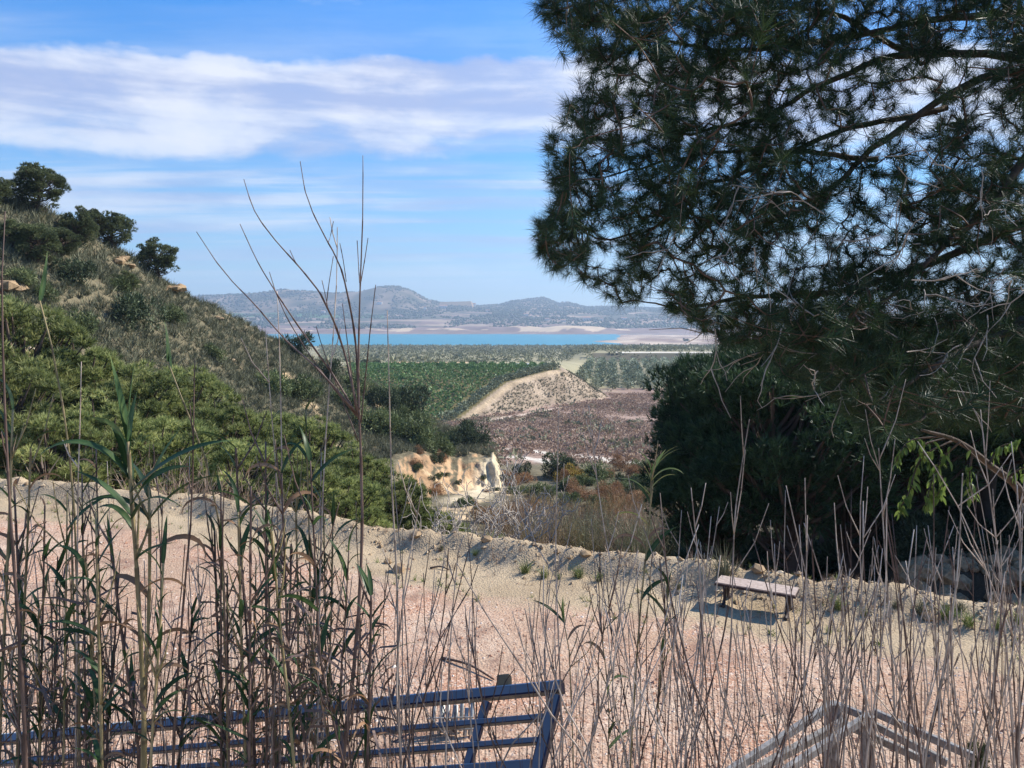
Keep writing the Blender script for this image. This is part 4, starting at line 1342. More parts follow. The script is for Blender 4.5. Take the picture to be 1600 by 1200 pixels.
# flat-topped reservoir embankment on the far side
p = at(708, 484, 4300)
q = p[2]
w = 4300 / F
V = np.array([[-34 * w, 0, -6 * w], [34 * w, 0, -6 * w], [26 * w, 90, 14.0 * w], [-22 * w, 90, 12.5 * w], [-34 * w, 330, -6 * w], [34 * w, 330, -6 * w], [26 * w, 240, 14.0 * w], [-22 * w, 240, 12.5 * w]])
ob('reservoir_embankment', MB().add(V, np.array([[0, 1, 2, 3], [1, 5, 6, 2], [5, 4, 7, 6], [4, 0, 3, 7], [3, 2, 6, 7], [0, 4, 5, 1]])).mesh('reservoir_embankment', M['rock']), loc=p, label='flat-topped earth embankment between the far hills', cat='embankment')
# trees dotted over the far shore and hills
P, q = scatter_land(19000, (310, 1330), (2950, 5300), lambda px, Yv, x, z: (fbm(x * 0.006, Yv * 0.004, 401, 3) + 0.10 * (Yv > 3800) > 0.46), 55)
ob('far_trees', (lambda VTm: MB().add(VTm[0], VTm[1], np.repeat(rng.uniform(0, .8, len(P)), VTm[2])).mesh('far_trees', M['bush_dark']))(scatter_lumps(P + np.array([0, 0, 2.0]), rng.uniform(3.5, 8.5, len(P)), (OCT_V, OCT_T), 0.8, 0.3)), kind='stuff', label='dark trees dotted over the far shore and hills', cat='trees')

# ------------------------------------------------------------------ stones of the terrace and clods of the berm
def terrace_pts(n, ok, seed, xr=(-16, 12), yr=(7.5, 24)):
    r = np.random.default_rng(seed)
    y = yr[0] + (yr[1] - yr[0]) * r.uniform(0, 1, n) ** 1.5
    x = y * r.uniform(-0.78, 0.78, n)
    d = y - edge_y(x)
    k = ok(d, x, y, r)
    x, y = x[k], y[k]
    return np.stack([x, y, land(x, y)], -1), d[k]


P, d = terrace_pts(54000, lambda d, x, y, r: (d < -1.8) & (r.random(len(d)) < 1 - 0.75 * sstep(-4.2, -2.2, d)), 71)
S = np.clip(rng.lognormal(math.log(0.0095), 0.55, len(P)), 0.004, 0.05)
V, T, m = scatter_lumps(P + np.array([0, 0, 0.002]), S, (OCT_V, OCT_T), 0.65, 0.3)
ob('gravel', MB().add(V, T, np.repeat(np.clip(rng.normal(.52, .26, len(P)), 0, 1), m)).mesh('gravel', M['pebble']), kind='stuff', label='loose pink and white gravel strewn over the terrace', cat='gravel')
P, d = terrace_pts(30000, lambda d, x, y, r: (d > -2.4) & (d < 0.6) & (r.random(len(d)) < np.exp(-((d + 0.5) / 0.75) ** 2)), 72, yr=(10, 27))
S = np.clip(rng.lognormal(math.log(0.022), 0.5, len(P)), 0.008, 0.075)
V, T, m = scatter_lumps(P, S, (OCT_V, OCT_T), 0.8, 0.3)
ob('berm_rubble', MB().add(V, T, np.repeat(np.clip(rng.normal(.45, .25, len(P)), 0, 1), m)).mesh('berm_rubble', M['clod']), kind='stuff', label='clods and rubble on the dirt bank along the terrace edge', cat='rubble')
for px, py, s, lb in [(622, 893, .16, 'dark clod of earth alone on the gravel near the dirt bank'), (606, 880, .10, 'small dark clod behind the larger one on the gravel'), (915, 868, .11, 'pale boulder half sunk in the dirt bank behind the leafy reed'), (650, 838, .12, 'rounded stone sitting in the shaded face of the dirt bank'), (760, 845, .12, 'brown boulder on top of the dirt bank beside the fig tree'), (1185, 893, .13, 'flat stone on the dirt bank behind the bench'), (1452, 968, .12, 'stone in the weeds at the right end of the dirt bank')]:
    p = hit(px, py, 8, 30)
    V, T, m = scatter_lumps(np.zeros((1, 3)), [s], BI, 0.75, 0.22)
    ob('stone', MB().add(V, T, 0.3).mesh('stone', M['rock']), loc=sunk(p, -s * 0.3), label=lb, cat='stone')
# weeds on and before the berm
WE = [(820, 896, .34, 'green'), (850, 902, .30, 'green'), (905, 903, .34, 'green'), (935, 908, .26, 'green'), (872, 905, .2, 'green'), (1310, 952, .34, 'green'), (1350, 962, .22, 'green'), (1480, 968, .40, 'green'), (1515, 978, .34, 'green'), (1560, 985, .3, 'green'), (1440, 960, .36, 'pale'), (1295, 990, .16, 'green'), (742, 868, .2, 'green'), (1590, 975, .3, 'green'), (1060, 920, .2, 'pale'), (1500, 955, .25, 'pale'), (690, 860, .18, 'pale'), (1400, 950, .2, 'pale')]
for i, (px, py, hgt, kd) in enumerate(WE):
    p = hit(px, py, 8, 30)
    shrub('grass_tuft', GRASS[kd, i % 2 if kd == 'green' else 0], p, hgt * 1.1, i, '%s grass tuft growing along the dirt bank' % ('green' if kd == 'green' else 'dry grey-green'), 'grass tufts along the dirt bank', hgt, 'grass')
p = hit(1132, 905, 8, 30)
shrub('wispy_shrub', GRASS['pale', 0], p, 0.62, 1, 'wispy grey-green broom shrub on the dirt bank behind the bench', None, 0.72, 'shrub')
P, d = terrace_pts(2600, lambda d, x, y, r: (d > -3.2) & (d < 0.4) & (fbm(x * .6, y * .6, 505, 3) + .25 * r.random(len(d)) > .62), 74, yr=(9, 26))
ob('berm_weeds', MB().add(*tufts(P, np.clip(rng.normal(.11, .05, len(P)), .04, .3), 9, .09, 1.3, 75)).mesh('berm_weeds', M['grass']), kind='stuff', label='sparse low weeds on the dirt bank', cat='weeds')
P, d = terrace_pts(5200, lambda d, x, y, r: (d > -1.9) & (d < 0.6) & (fbm(x * .8, y * .8, 515, 3) + .3 * r.random(len(d)) > .55), 76, yr=(9, 26))
ob('berm_straw', MB().add(*tufts(P, np.clip(rng.normal(.16, .07, len(P)), .05, .4), 7, .05, .9, 77)).mesh('berm_straw', M['dry']), kind='stuff', label='dry straw on the dirt bank', cat='weeds')
# fallen stalks and leaf litter on the terrace
P, d = terrace_pts(2600, lambda d, x, y, r: (d < -1.0) & (fbm(x * .5, y * .5, 525, 3) + .35 * r.random(len(d)) > .60), 79, yr=(7.6, 22))
a = rng.uniform(0, 2 * pi, len(P))
V, T = blades(P + np.array([0, 0, .012]), np.stack([np.cos(a), np.sin(a), rng.normal(.04, .05, len(P))], -1), rng.uniform(.04, .22, len(P)), .009)
ob('fallen_litter', MB().add(V, T, np.repeat(rng.uniform(0, .9, len(P)), 3)).mesh('fallen_litter', M['dry']), kind='stuff', label='dry stalks and leaf litter scattered on the gravel', cat='litter')
P, d = terrace_pts(1500, lambda d, x, y, r: (d < -1.2) & (fbm(x * .45, y * .45, 535, 3) + .25 * r.random(len(d)) > .66), 81, yr=(7.6, 20))
ob('gravel_weeds', MB().add(*tufts(P, np.clip(rng.normal(.05, .025, len(P)), .02, .14), 8, .1, 1.6, 82)).mesh('gravel_weeds', M['scrub']), kind='stuff', label='tiny weeds sprouting in patches of the gravel', cat='weeds')
# a stick on the gravel, and a longer one standing in for a shadow
for (a, b, lb) in [((672, 889), (702, 892), 'short dark stick lying on the gravel near the dirt bank'), ((690, 1030), (772, 1064), 'long brown branch standing in for a shadow line on the gravel behind the blue gate')]:
    A, B = hit(*a, 7, 30), hit(*b, 7, 30)
    A[2] += .02; B[2] += .02
    mid = (A + B) / 2 + np.array([0.02, 0.05, 0.03])
    ob('stick', MB().add(*tube(smooth_line([A, mid, B], 5), np.linspace(.022, .012, 11), 6), .3).mesh('stick', M['twig'], True), label=lb, cat='stick')  # the longer one stands in for a shadow line

# ------------------------------------------------------------------ bench
bl, br_ = np.array([3.66, 13.55]), np.array([4.74, 12.95])
c0, c1 = [np.array([*q_, ground(*q_)]) for q_ in (bl, br_)]
bz = 0.41 + (c0[2] + c1[2]) / 2
A = np.array([bl[0], bl[1], bz]); B = np.array([br_[0], br_[1], bz])
bd = unit(B - A); bs = np.array([-bd[1], bd[0], 0])
A = A - bd * 0.02; B = B + bd * 0.06
bench = ob('bench', None, loc=(A + B) / 2 - np.array([0, 0, bz - (c0[2] + c1[2]) / 2]), label='low backless bench with pale pinkish seat and curved dark iron legs', cat='bench')
o0 = np.array(bench.location)
ob('seat', MB().add(*beam(A - o0, B - o0, 0.42, 0.022)).mesh('seat', M['plank']), bench)
ob('seat_frame', MB().add(*beam(A - bd * .012 - o0 - np.array([0, 0, .031]), B + bd * .012 - o0 - np.array([0, 0, .031]), 0.44, 0.036)).mesh('seat_frame', M['iron']), bench)
for e, s in ((A, 1), (B, -1)):
    c = e + bd * s * 0.14 - np.array([0, 0, 0.032])
    ob('crossbar', MB().add(*beam(c - bs * .19 - o0 - np.array([0, 0, .019]), c + bs * .19 - o0 - np.array([0, 0, .019]), .05, .034)).mesh('crossbar', M['iron']), bench)
    for q in (-1, 1):
        f = c + bs * q * .15
        g0 = ground(*(c + bs * q * .24)[:2]) - bz + 0.02
        pts = [f - [0, 0, .03], f + bs * q * -.035 + [0, 0, -.13], f + bs * q * -.01 + [0, 0, -.27], f + bs * q * .05 + [0, 0, g0 + .045], f + bs * q * .13 + [0, 0, g0 + .025]]
        L = smooth_line([np.asarray(x) - o0 for x in pts], 5)
        ob('leg', MB().add(*tube(L, np.interp(np.linspace(0, 1, len(L)), [0, .5, 1], [.032, .027, .038]), 6)).mesh('leg', M['iron'], True), bench)

# ------------------------------------------------------------------ blue gate leaning on the bank
TR = at(872, 1074, 3.25); TL = at(-170, 1172, 4.15)
gu = unit(TL - TR)
stile = at(829, 1200, 3.08) - TR
gd = unit(stile - gu * (stile @ gu) * 0.25)
gn = unit(np.cross(gd, gu))
gate = ob('blue_gate', None, loc=TR + gd * 1.55, label='blue painted steel gate panel leaning behind the reeds at the bottom', cat='gate')
o0 = np.array(gate.location)
GL = np.linalg.norm(TL - TR)
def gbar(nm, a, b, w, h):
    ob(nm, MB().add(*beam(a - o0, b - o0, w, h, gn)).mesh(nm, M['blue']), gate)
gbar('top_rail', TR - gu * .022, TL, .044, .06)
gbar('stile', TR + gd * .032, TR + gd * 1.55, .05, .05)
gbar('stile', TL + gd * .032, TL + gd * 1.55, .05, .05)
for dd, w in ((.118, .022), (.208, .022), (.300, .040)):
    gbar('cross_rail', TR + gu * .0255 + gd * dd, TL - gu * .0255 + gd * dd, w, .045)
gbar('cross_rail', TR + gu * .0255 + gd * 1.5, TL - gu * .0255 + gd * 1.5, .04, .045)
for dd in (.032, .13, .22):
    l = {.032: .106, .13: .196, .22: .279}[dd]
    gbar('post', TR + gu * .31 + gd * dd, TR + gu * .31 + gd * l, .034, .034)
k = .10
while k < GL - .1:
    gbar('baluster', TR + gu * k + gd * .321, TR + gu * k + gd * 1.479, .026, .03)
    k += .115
lk = TR + gu * .255 - gd * .046
ob('lock_block', MB().add(*beam(lk - gu * .026 - o0, lk + gu * .026 - o0, .05, .05, gn)).mesh('lock_block', M['rock']), gate, label='small worn square block on the top rail')

# bundle of grey tubes on the ground behind the gate
pb = hit(705, 1150, 7, 20)
tb = ob('tube_bundle', None, loc=pb, label='bundle of short grey metal tubes seen through the gate bars', cat='tubes')
for i in range(9):
    b = np.array([-.22 + .055 * i + rng.normal(0, .008), rng.normal(0, .03), .02])
    tp = b + np.array([.02 + rng.normal(0, .015), .06, .33 + rng.normal(0, .03)])
    ring = tube([b, tp, tp + (tp - b) * .001, b + (tp - b) * .5], [.024, .024, .017, .017], 10, False)
    ob('tube', MB().add(*ring).mesh('tube', M['zinc'], True), tb)
for zz_ in (.10, .24):
    ob('rack_bar', MB().add(*beam([-.27, -.06, zz_], [.27, -.03, zz_], .016, .016)).mesh('rack_bar', M['zinc']), tb)

# ------------------------------------------------------------------ grey timber frame at the lower right
wf = ob('timber_frame', None, loc=(at(1310, 1150, 8)[0], 8.0, 0), label='weathered grey timber frame of posts and slanting rails at lower right', cat='frame')
o0 = np.array(wf.location)
o0[2] = 0
def fbar(nm, a, b, w=.085, h=.07, up=(0, 0, 1)):
    ob(nm, MB().add(*beam(np.asarray(a) - o0, np.asarray(b) - o0, w, h, up)).mesh(nm, M['grey_wood']), wf)
PA, PB = at(1301, 1103, 7.6), at(1357, 1122, 7.45)
for p, wd in ((PA, .13), (PB, .11)):
    fbar('post', [p[0] - .03, p[1] + .02, ground(p[0], p[1]) - .15], [p[0], p[1], p[2] + .03], wd, .10, (0, 1, 0))
PC = at(1450, 1178, 7.2)
fbar('post', [PC[0], PC[1], ground(PC[0], PC[1]) - .15], [PC[0], PC[1], PC[2]], .10, .09, (0, 1, 0))
fbar('rail', at(1296, 1104, 7.52), at(1130, 1212, 6.6), .05, .075)
fbar('rail', at(1318, 1128, 7.5), at(1120, 1236, 6.5), .06, .075)
fbar('rail', at(1352, 1122, 7.36), at(1200, 1222, 6.5), .05, .075)
fbar('rail', at(1308, 1102, 7.66), at(1348, 1118, 7.5), .05, .07)
fbar('rail', at(1312, 1128, 7.68), at(1440, 1186, 7.3), .05, .07)
fbar('rail', at(1364, 1112, 7.5), at(1520, 1182, 7.0), .05, .07)
fbar('rail', at(1364, 1132, 7.5), at(1480, 1192, 7.1), .05, .07)

# ------------------------------------------------------------------ the overhanging pine
def inside(poly, x, y):
    poly = np.asarray(poly, float)
    c = np.zeros(len(x), bool)
    j = len(poly) - 1
    for i in range(len(poly)):
        xi, yi = poly[i]; xj, yj = poly[j]
        c ^= ((yi > y) != (yj > y)) & (x < (xj - xi) * (y - yi) / (yj - yi + 1e-12) + xi)
        j = i
    return c


CROWN = [(842, -120), (842, 0), (852, 30), (872, 60), (884, 100), (915, 118), (888, 160), (872, 190), (856, 228), (852, 262), (872, 300), (858, 330), (838, 352), (842, 398), (868, 424), (905, 440), (935, 452), (958, 476), (1000, 474), (1050, 486), (1095, 500), (1095, 536), (1140, 536), (1195, 545), (1228, 590), (1280, 600), (1320, 640), (1360, 672), (1400, 684), (1450, 662), (1500, 672), (1560, 664), (1700, 660), (1790, 520), (1800, 200), (1790, -120)]
LIMBS = [([(1990, 150), (1800, 105), (1600, 88), (1420, 82), (1290, 128), (1180, 178), (1060, 205), (960, 190)], 4.6, 3.9),
         ([(1990, 170), (1780, 150), (1600, 118), (1480, 168), (1370, 250), (1290, 318), (1190, 372), (1100, 430)], 4.5, 3.7),
         ([(1990, 90), (1760, 40), (1600, 28), (1450, 36), (1300, 62), (1150, 84), (1010, 62), (905, 40)], 4.7, 4.1),
         ([(1990, 230), (1750, 200), (1640, 205), (1580, 285), (1520, 348), (1440, 420), (1350, 500), (1250, 545)], 4.3, 3.4),
         ([(1990, 260), (1760, 330), (1600, 352), (1450, 412), (1310, 446), (1180, 452), (1080, 470), (1000, 462)], 4.6, 3.8),
         ([(1480, 168), (1330, 200), (1200, 262), (1092, 302), (1058, 342), (1000, 368), (930, 378), (880, 366)], 4.3, 3.7),
         ([(1990, 320), (1760, 470), (1620, 500), (1500, 545), (1420, 592), (1360, 640)], 4.2, 3.2),
         ([(1990, 60), (1700, -60), (1500, -90), (1300, -70), (1100, -60), (920, -80)], 4.8, 4.3),
         ([(1420, 82), (1300, 20), (1180, 10), (1060, -10), (950, 0)], 4.45, 4.2),
         ([(1370, 250), (1240, 240), (1120, 250), (1000, 270), (920, 290)], 4.4, 4.1),
         ([(1600, 500), (1560, 560), (1530, 610), (1500, 640)], 3.9, 3.3)]
TRUNK_X, TRUNK_Y = at(1990, 300, 4.6)[:2]
limb_nodes, limb_meshes = [], []
for pts, ya, yb in LIMBS:
    ys_ = np.linspace(ya, yb, len(pts))
    L = smooth_line([at(a, b, c) for (a, b), c in zip(pts, ys_)], 6)
    L += (np.cumsum(rng.normal(0, .006, L.shape), 0))
    limb_meshes.append((L, np.interp(np.linspace(0, 1, len(L)), [0, .35, 1], [.042 if pts[0][0] > 1900 else .018, .022 if pts[0][0] > 1900 else .011, .0028])))
    limb_nodes.append(L)
nodes = np.concatenate(limb_nodes)
par = np.full(len(nodes), -1)
nt = 13500
tx_ = rng.uniform(835, 1800, nt); ty_ = rng.uniform(-120, 700, nt)
den = np.ones(nt) * 0.95
den = np.where((tx_ > 1330) & (ty_ > 55) & (ty_ < 430), 0.66, den)
den = np.where((tx_ > 1620), den * 0.6, den)
den = np.where((tx_ < 960), 0.62, den)
den = np.where((ty_ > 440) & (tx_ > 1180), 1.0, den)
den = den * (0.45 + 1.1 * (fbm(tx_ * 0.016, ty_ * 0.016, 601, 3) > 0.46))
k = inside(CROWN, tx_, ty_) & (rng.random(nt) < den)
tx_, ty_ = tx_[k], ty_[k]
yc = np.interp(tx_, [840, 1200, 1800], [3.8, 3.9, 4.3]) - 0.5 * sstep(480, 640, ty_)
TY = yc + rng.normal(0, .42, len(tx_))
TG = np.stack([(tx_ - 800) / F * TY, TY, CAMZ - (ty_ - HOR) / F * TY], -1)
nodes_l = [nodes]; par_l = [par]
best = np.full(len(TG), 1e9); bi = np.zeros(len(TG), int)
def upd(new, off):
    global best, bi
    dm = np.linalg.norm(TG[:, None] - new[None], axis=2)
    j = dm.argmin(1); v = dm[np.arange(len(TG)), j]
    m_ = v < best
    best[m_] = v[m_]; bi[m_] = j[m_] + off
for c in range(0, len(nodes), 200):
    upd(nodes[c:c + 200], c)
ALL = list(nodes); PAR = list(par)
done = np.zeros(len(TG), bool)
tip_dir = np.zeros((len(TG), 3))
tipn = np.zeros(len(TG), int)
for _ in range(len(TG)):
    j = int(np.argmin(np.where(done, 1e9, best)))
    a = ALL[bi[j]]; b = TG[j]
    L = np.linalg.norm(b - a)
    sag = np.array([0, 0, -0.06 * L]) + rng.normal(0, .05 * L, 3)
    m1, m2 = a + (b - a) * .36 + sag, a + (b - a) * .7 + sag * .7
    s0 = len(ALL)
    ALL += [m1, m2, b]; PAR += [bi[j], s0, s0 + 1]
    tip_dir[j] = b - m2
    tipn[j] = s0 + 2
    done[j] = True
    upd(np.array([m1, m2, b]), s0)
ALL = np.array(ALL); PAR = np.array(PAR)
wt = np.ones(len(ALL))
for i in range(len(ALL) - 1, len(nodes) - 1, -1):
    wt[PAR[i]] += wt[i]
n0 = len(nodes)
tw = MB()
ii = np.arange(n0, len(ALL))
a_, b_ = ALL[PAR[ii]], ALL[ii]
rad = np.clip(0.00075 * np.sqrt(wt[ii]), 0.0012, 0.0055)
ra = np.where(PAR[ii] >= n0, np.clip(0.00075 * np.sqrt(wt[PAR[ii]]), 0.0012, 0.0055), rad)
ra = np.minimum(ra, rad * 1.5)
dd_ = unit(b_ - a_); s1 = unit(np.cross(dd_, [0.3, 0.5, 0.81])); s2 = np.cross(dd_, s1)
ring = [(cos(t), sin(t)) for t in (0, 2 * pi / 3, 4 * pi / 3)]
V = np.stack([a_ + (s1 * c + s2 * s) * ra[:, None] for c, s in ring] + [b_ + (s1 * c + s2 * s) * rad[:, None] for c, s in ring], 1)
bidx = (np.arange(len(ii)) * 6)[:, None, None]
T = np.array([[0, 1, 4], [0, 4, 3], [1, 2, 5], [1, 5, 4], [2, 0, 3], [2, 3, 5]])[None] + bidx
tw.add(V.reshape(-1, 3), T.reshape(-1, 3))
pt = ob('overhanging_pine', None, loc=(TRUNK_X, TRUNK_Y, ground(TRUNK_X, TRUNK_Y) - .2), label='near pine whose needled branches hang in from the upper right', cat='pine tree')
o0 = np.array(pt.location)
tk = smooth_line([o0, [TRUNK_X + .1, TRUNK_Y, 3.5], [TRUNK_X, TRUNK_Y, 5.4], [TRUNK_X - .05, TRUNK_Y + .1, 7.5], [TRUNK_X + .1, TRUNK_Y, 9.5]], 6)
ob('trunk', MB().add(*tube(tk - o0, np.interp(np.linspace(0, 1, len(tk)), [0, 1], [.17, .06]), 10)).mesh('trunk', M['bark'], True), pt)
limb_obs = []
for L, r_ in limb_meshes:
    limb_obs.append(ob('branch', MB().add(*tube(L - o0, r_, 7)).mesh('branch', M['bark'], True), pt))
ob('twigs', tw.mesh('twigs', M['twig'], True, o0), pt, kind='stuff')


def tuft_local(seed, n=76):
    r = np.random.default_rng(seed)
    z = r.uniform(-.055, .03, n)
    a = r.uniform(0, 2 * pi, n); th = np.radians(r.uniform(16, 68, n))
    D = np.stack([np.sin(th) * np.cos(a), np.sin(th) * np.sin(a), np.cos(th)], -1)
    P = np.stack([D[:, 0] * .003, D[:, 1] * .003, z], -1)
    V, T = blades(P, D, r.uniform(.055, .095, n), .0024, r)
    t = np.repeat(np.clip(r.normal(.45, .2, n), 0, 1), 3)
    return V, T, t


TV = [tuft_local(900 + i) for i in range(6)]
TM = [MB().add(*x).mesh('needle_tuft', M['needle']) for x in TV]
td = unit(unit(tip_dir) + np.array([-0.15, 0, 0.05]) + rng.normal(0, .22, tip_dir.shape))
edge_rank = np.argsort(np.where(ty_ < 560, tx_ - 0.0 * ty_, 5000) + rng.uniform(0, 40, len(tx_)))
solo = np.zeros(len(TG), bool); solo[edge_rank[:300]] = True
fol = MB()
for i in range(len(TG)):
    q = Vector(td[i]).to_track_quat('Z', 'Y') @ Euler((0, 0, rng.uniform(0, 6.28))).to_quaternion()
    s = rng.uniform(.66, 1.1)
    if solo[i]:
        near_ = int(np.argmin([np.linalg.norm(L - TG[i], axis=1).min() for L, _ in limb_meshes]))
        ob('needle_tuft', TM[i % 6], limb_obs[near_], TG[i] - o0, q.to_euler(), s)
    else:
        R3 = np.array(q.to_matrix()) * s
        V, T, t = TV[i % 6]
        fol.add(V @ R3.T + TG[i] - o0, T, np.clip(t + rng.normal(0, .12), 0, 1))
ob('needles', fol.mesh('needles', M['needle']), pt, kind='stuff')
# dead pale twigs inside the crown
dt = MB()
for _ in range(70):
    px, py = rng.uniform(1060, 1620), rng.uniform(260, 640)
    if not inside(CROWN, np.array([px]), np.array([py]))[0]:
        continue
    Yd = rng.uniform(3.0, 4.0)
    p = at(px, py, Yd)
    d = unit(np.array([rng.normal(-.5, .6), rng.normal(0, .4), rng.normal(-.2, .5)]))
    for f in range(3):
        pts = [p]
        e = unit(d + rng.normal(0, .35, 3))
        for s in range(5):
            e = unit(e + rng.normal(0, .25, 3) + np.array([0, 0, -.05]))
            pts.append(pts[-1] + e * rng.uniform(.03, .055))
        dt.add(*tube(pts, np.linspace(.0030, .0012, 6), 4, False))
        p = pts[2]
ob('dead_twigs', dt.mesh('dead_twigs', M['dead_twig'], True, o0), pt, kind='stuff')

# ------------------------------------------------------------------ almond tree at the right edge
al = ob('almond_tree', None, loc=(at(1640, 0, 5.6)[0], 5.6, ground(at(1640, 0, 5.6)[0], 5.6) - .1), label='slender tree with hanging light green leaves below the pine at the right edge', cat='tree')
o0 = np.array(al.location)
def leaf_small(seed):
    r = np.random.default_rng(seed)
    t = np.linspace(0, 1, 5)
    w = np.array([.004, .013, .015, .010, .001])
    V = []
    for a, b in zip(t, w):
        x = a * .085; z = -a * a * .02
        V += [[x, -b, z + b * .35], [x, 0, z], [x, b, z + b * .35]]
    Q = []
    for i in range(4):
        Q += [[3 * i, 3 * i + 1, 3 * i + 4, 3 * i + 3], [3 * i + 1, 3 * i + 2, 3 * i + 5, 3 * i + 4]]
    return MB().add(V, Q, r.uniform(.2, .9)).mesh('leaf', M['almond'], True)
LS = [leaf_small(i) for i in range(4)]
main = smooth_line([o0, at(1640, 900, 5.6), at(1598, 775, 5.5), at(1548, 728, 5.4), at(1498, 690, 5.3), at(1440, 672, 5.2)], 5)
ob('trunk', MB().add(*tube(main - o0, np.linspace(.045, .010, len(main)), 7)).mesh('trunk', M['bark'], True), al)
nl = 0
for k, tgt in enumerate([[(1490, 688), (1440, 715), (1420, 770), (1405, 795)], [(1500, 690), (1470, 720), (1452, 765), (1448, 790)], [(1470, 682), (1420, 690), (1398, 725)], [(1520, 705), (1515, 745), (1522, 775)], [(1545, 726), (1560, 700), (1590, 690)], [(1480, 684), (1440, 700), (1472, 745), (1462, 780)], [(1570, 750), (1600, 730), (1640, 725)], [(1500, 690), (1530, 720), (1575, 755)]]):
    L = smooth_line([at(a, b, 5.3 - .05 * j + rng.normal(0, .04)) for j, (a, b) in enumerate(tgt)], 6)
    ab_ = ob('branch', MB().add(*tube(L - o0, np.linspace(.008, .0025, len(L)), 5)).mesh('branch', M['bark'], True), al)
    for j in range(3, len(L)):
        for _ in range(3 if k != 0 else 4):
            if nl > 280:
                break
            p = L[j] + rng.normal(0, .012, 3)
            ob('leaf', LS[nl % 4], ab_, p - o0, (rng.normal(0, .5), rng.uniform(.5, 1.35), rng.uniform(0, 6.28)), rng.uniform(.55, .95))
            nl += 1

# ------------------------------------------------------------------ reeds and dry canes on the bank
def cane_line(P, r0, r1, sides=5, node_gap=.16):
    """a jointed stem along P, thicker with a dark ring at every node"""
    P = np.asarray(P, float)
    seg = np.r_[0, np.cumsum(np.linalg.norm(np.diff(P, axis=0), axis=1))]
    L = seg[-1]
    ts = [0.0]
    s = rng.uniform(.03, node_gap)
    nodes_ = []
    while s < L:
        nodes_.append(s); s += node_gap * rng.uniform(.75, 1.2)
    st = sorted(set([0, L] + [min(max(v, 0), L) for n_ in nodes_ for v in (n_ - .006, n_, n_ + .008)] + list(np.linspace(0, L, 9))))
    st = np.array(st)
    Q = np.stack([np.interp(st, seg, P[:, i]) for i in range(3)], -1)
    r = r0 + (r1 - r0) * st / L
    tn = np.zeros(len(st))
    for n_ in nodes_:
        m_ = np.abs(st - n_) < .007
        tn[m_] = .9
        r[m_] *= 1.22
    V, T = tube(Q, r, sides)
    return V, T, np.concatenate([np.repeat(tn, sides), [0, 0]])


def to_ground(pts3):
    """continue a stem from its lowest point down to the bank"""
    pts3 = [np.asarray(p, float) for p in pts3]
    a, b = pts3[-2], pts3[-1]
    d = unit(b - a)
    d = unit(np.array([d[0] * .6, d[1] * .6 - .02, min(d[2], -.6)]))
    p = b.copy()
    for _ in range(400):
        if p[2] <= ground(p[0], p[1]) - .05:
            break
        p = p + d * .03
        d = unit(d + np.array([0, 0, -.01]))
    return pts3 + [(b + p) / 2, p]


def cane_mesh(P3, r0, r1, side=0, mat='cane', seed=0, blen=.22, spread=.55):
    """stem from top to ground, with bare side shoots; returns the mesh and its base"""
    r = np.random.default_rng(seed)
    L = smooth_line(P3, 5)[::-1]
    base = L[0].copy()
    mb = MB()
    mb.add(*cane_line(L, r0, r1))
    n = len(L)
    for _ in range(side):
        i = int(r.integers(int(n * .45), n - 1))
        d = unit(L[min(i + 1, n - 1)] - L[i - 1])
        e = unit(d + r.normal(0, spread, 3) * np.array([1, .6, .3]) + np.array([0, 0, .25]))
        l = blen * r.uniform(.4, 1.2)
        q = np.array([L[i], L[i] + e * l * .5, L[i] + unit(e + np.array([0, 0, .25])) * l])
        mb.add(*cane_line(q, max(r1 * 1.1, .0022), .0012, 4, .09))
    return mb.mesh('stem', M[mat], True, base), base, L


def leaf_mesh(seed, length, width, arch, mat, twist=0.0):
    """a strap-shaped cane leaf, folded along the midrib, rising along +X and bending down"""
    r = np.random.default_rng(seed)
    n = 11
    t = np.linspace(0, 1, n)
    ang = np.radians(58) - arch * t ** 1.5
    dx, dz = np.cos(ang), np.sin(ang)
    x = np.concatenate([[0], np.cumsum(dx[:-1])]) * length / n
    z = np.concatenate([[0], np.cumsum(dz[:-1])]) * length / n
    w = width * np.interp(t, [0, .08, .3, .6, 1], [.55, .85, 1.0, .72, .02]) / 2
    V, tn = [], []
    for i in range(n):
        tw_ = twist * t[i]
        nx, nz = -dz[i], dx[i]
        for s in (-1, 0, 1):
            lift = .32 * w[i] * abs(s)
            yv = s * w[i] * cos(tw_); zz_ = s * w[i] * sin(tw_) + lift
            V.append([x[i] + nx * zz_, yv, z[i] + nz * zz_])
            tn.append(np.clip(.35 + .25 * (s == 0) + .35 * max(0, t[i] - .75) / .25 + r.normal(0, .05), 0, 1))
    Q = []
    for i in range(n - 1):
        Q += [[3 * i, 3 * i + 1, 3 * i + 4, 3 * i + 3], [3 * i + 1, 3 * i + 2, 3 * i + 5, 3 * i + 4]]
    return MB().add(V, Q, np.array(tn)).mesh('leaf', M[mat], True)


LEAF = {}
for k in range(7):
    LEAF['g', k] = leaf_mesh(k, .24 + .022 * k, 0.029 + .004 * (k % 3), (.3, .7, 1.2, 2.0, .12, .9, 1.5)[k], 'leaf_green', (.3, -.5, .9, -.8, .1, .5, -.3)[k])
for k in range(4):
    LEAF['p', k] = leaf_mesh(20 + k, .24 + .025 * k, .034, (.4, 1.1, 1.9, .8)[k], 'leaf_pale', (.4, -.6, .8, -.2)[k])
    LEAF['d', k] = leaf_mesh(30 + k, .22 + .04 * k, .026, (1.6, 2.4, 2.9, 3.3)[k], 'leaf_dry', (1.2, -1.5, 2.0, -.9)[k])


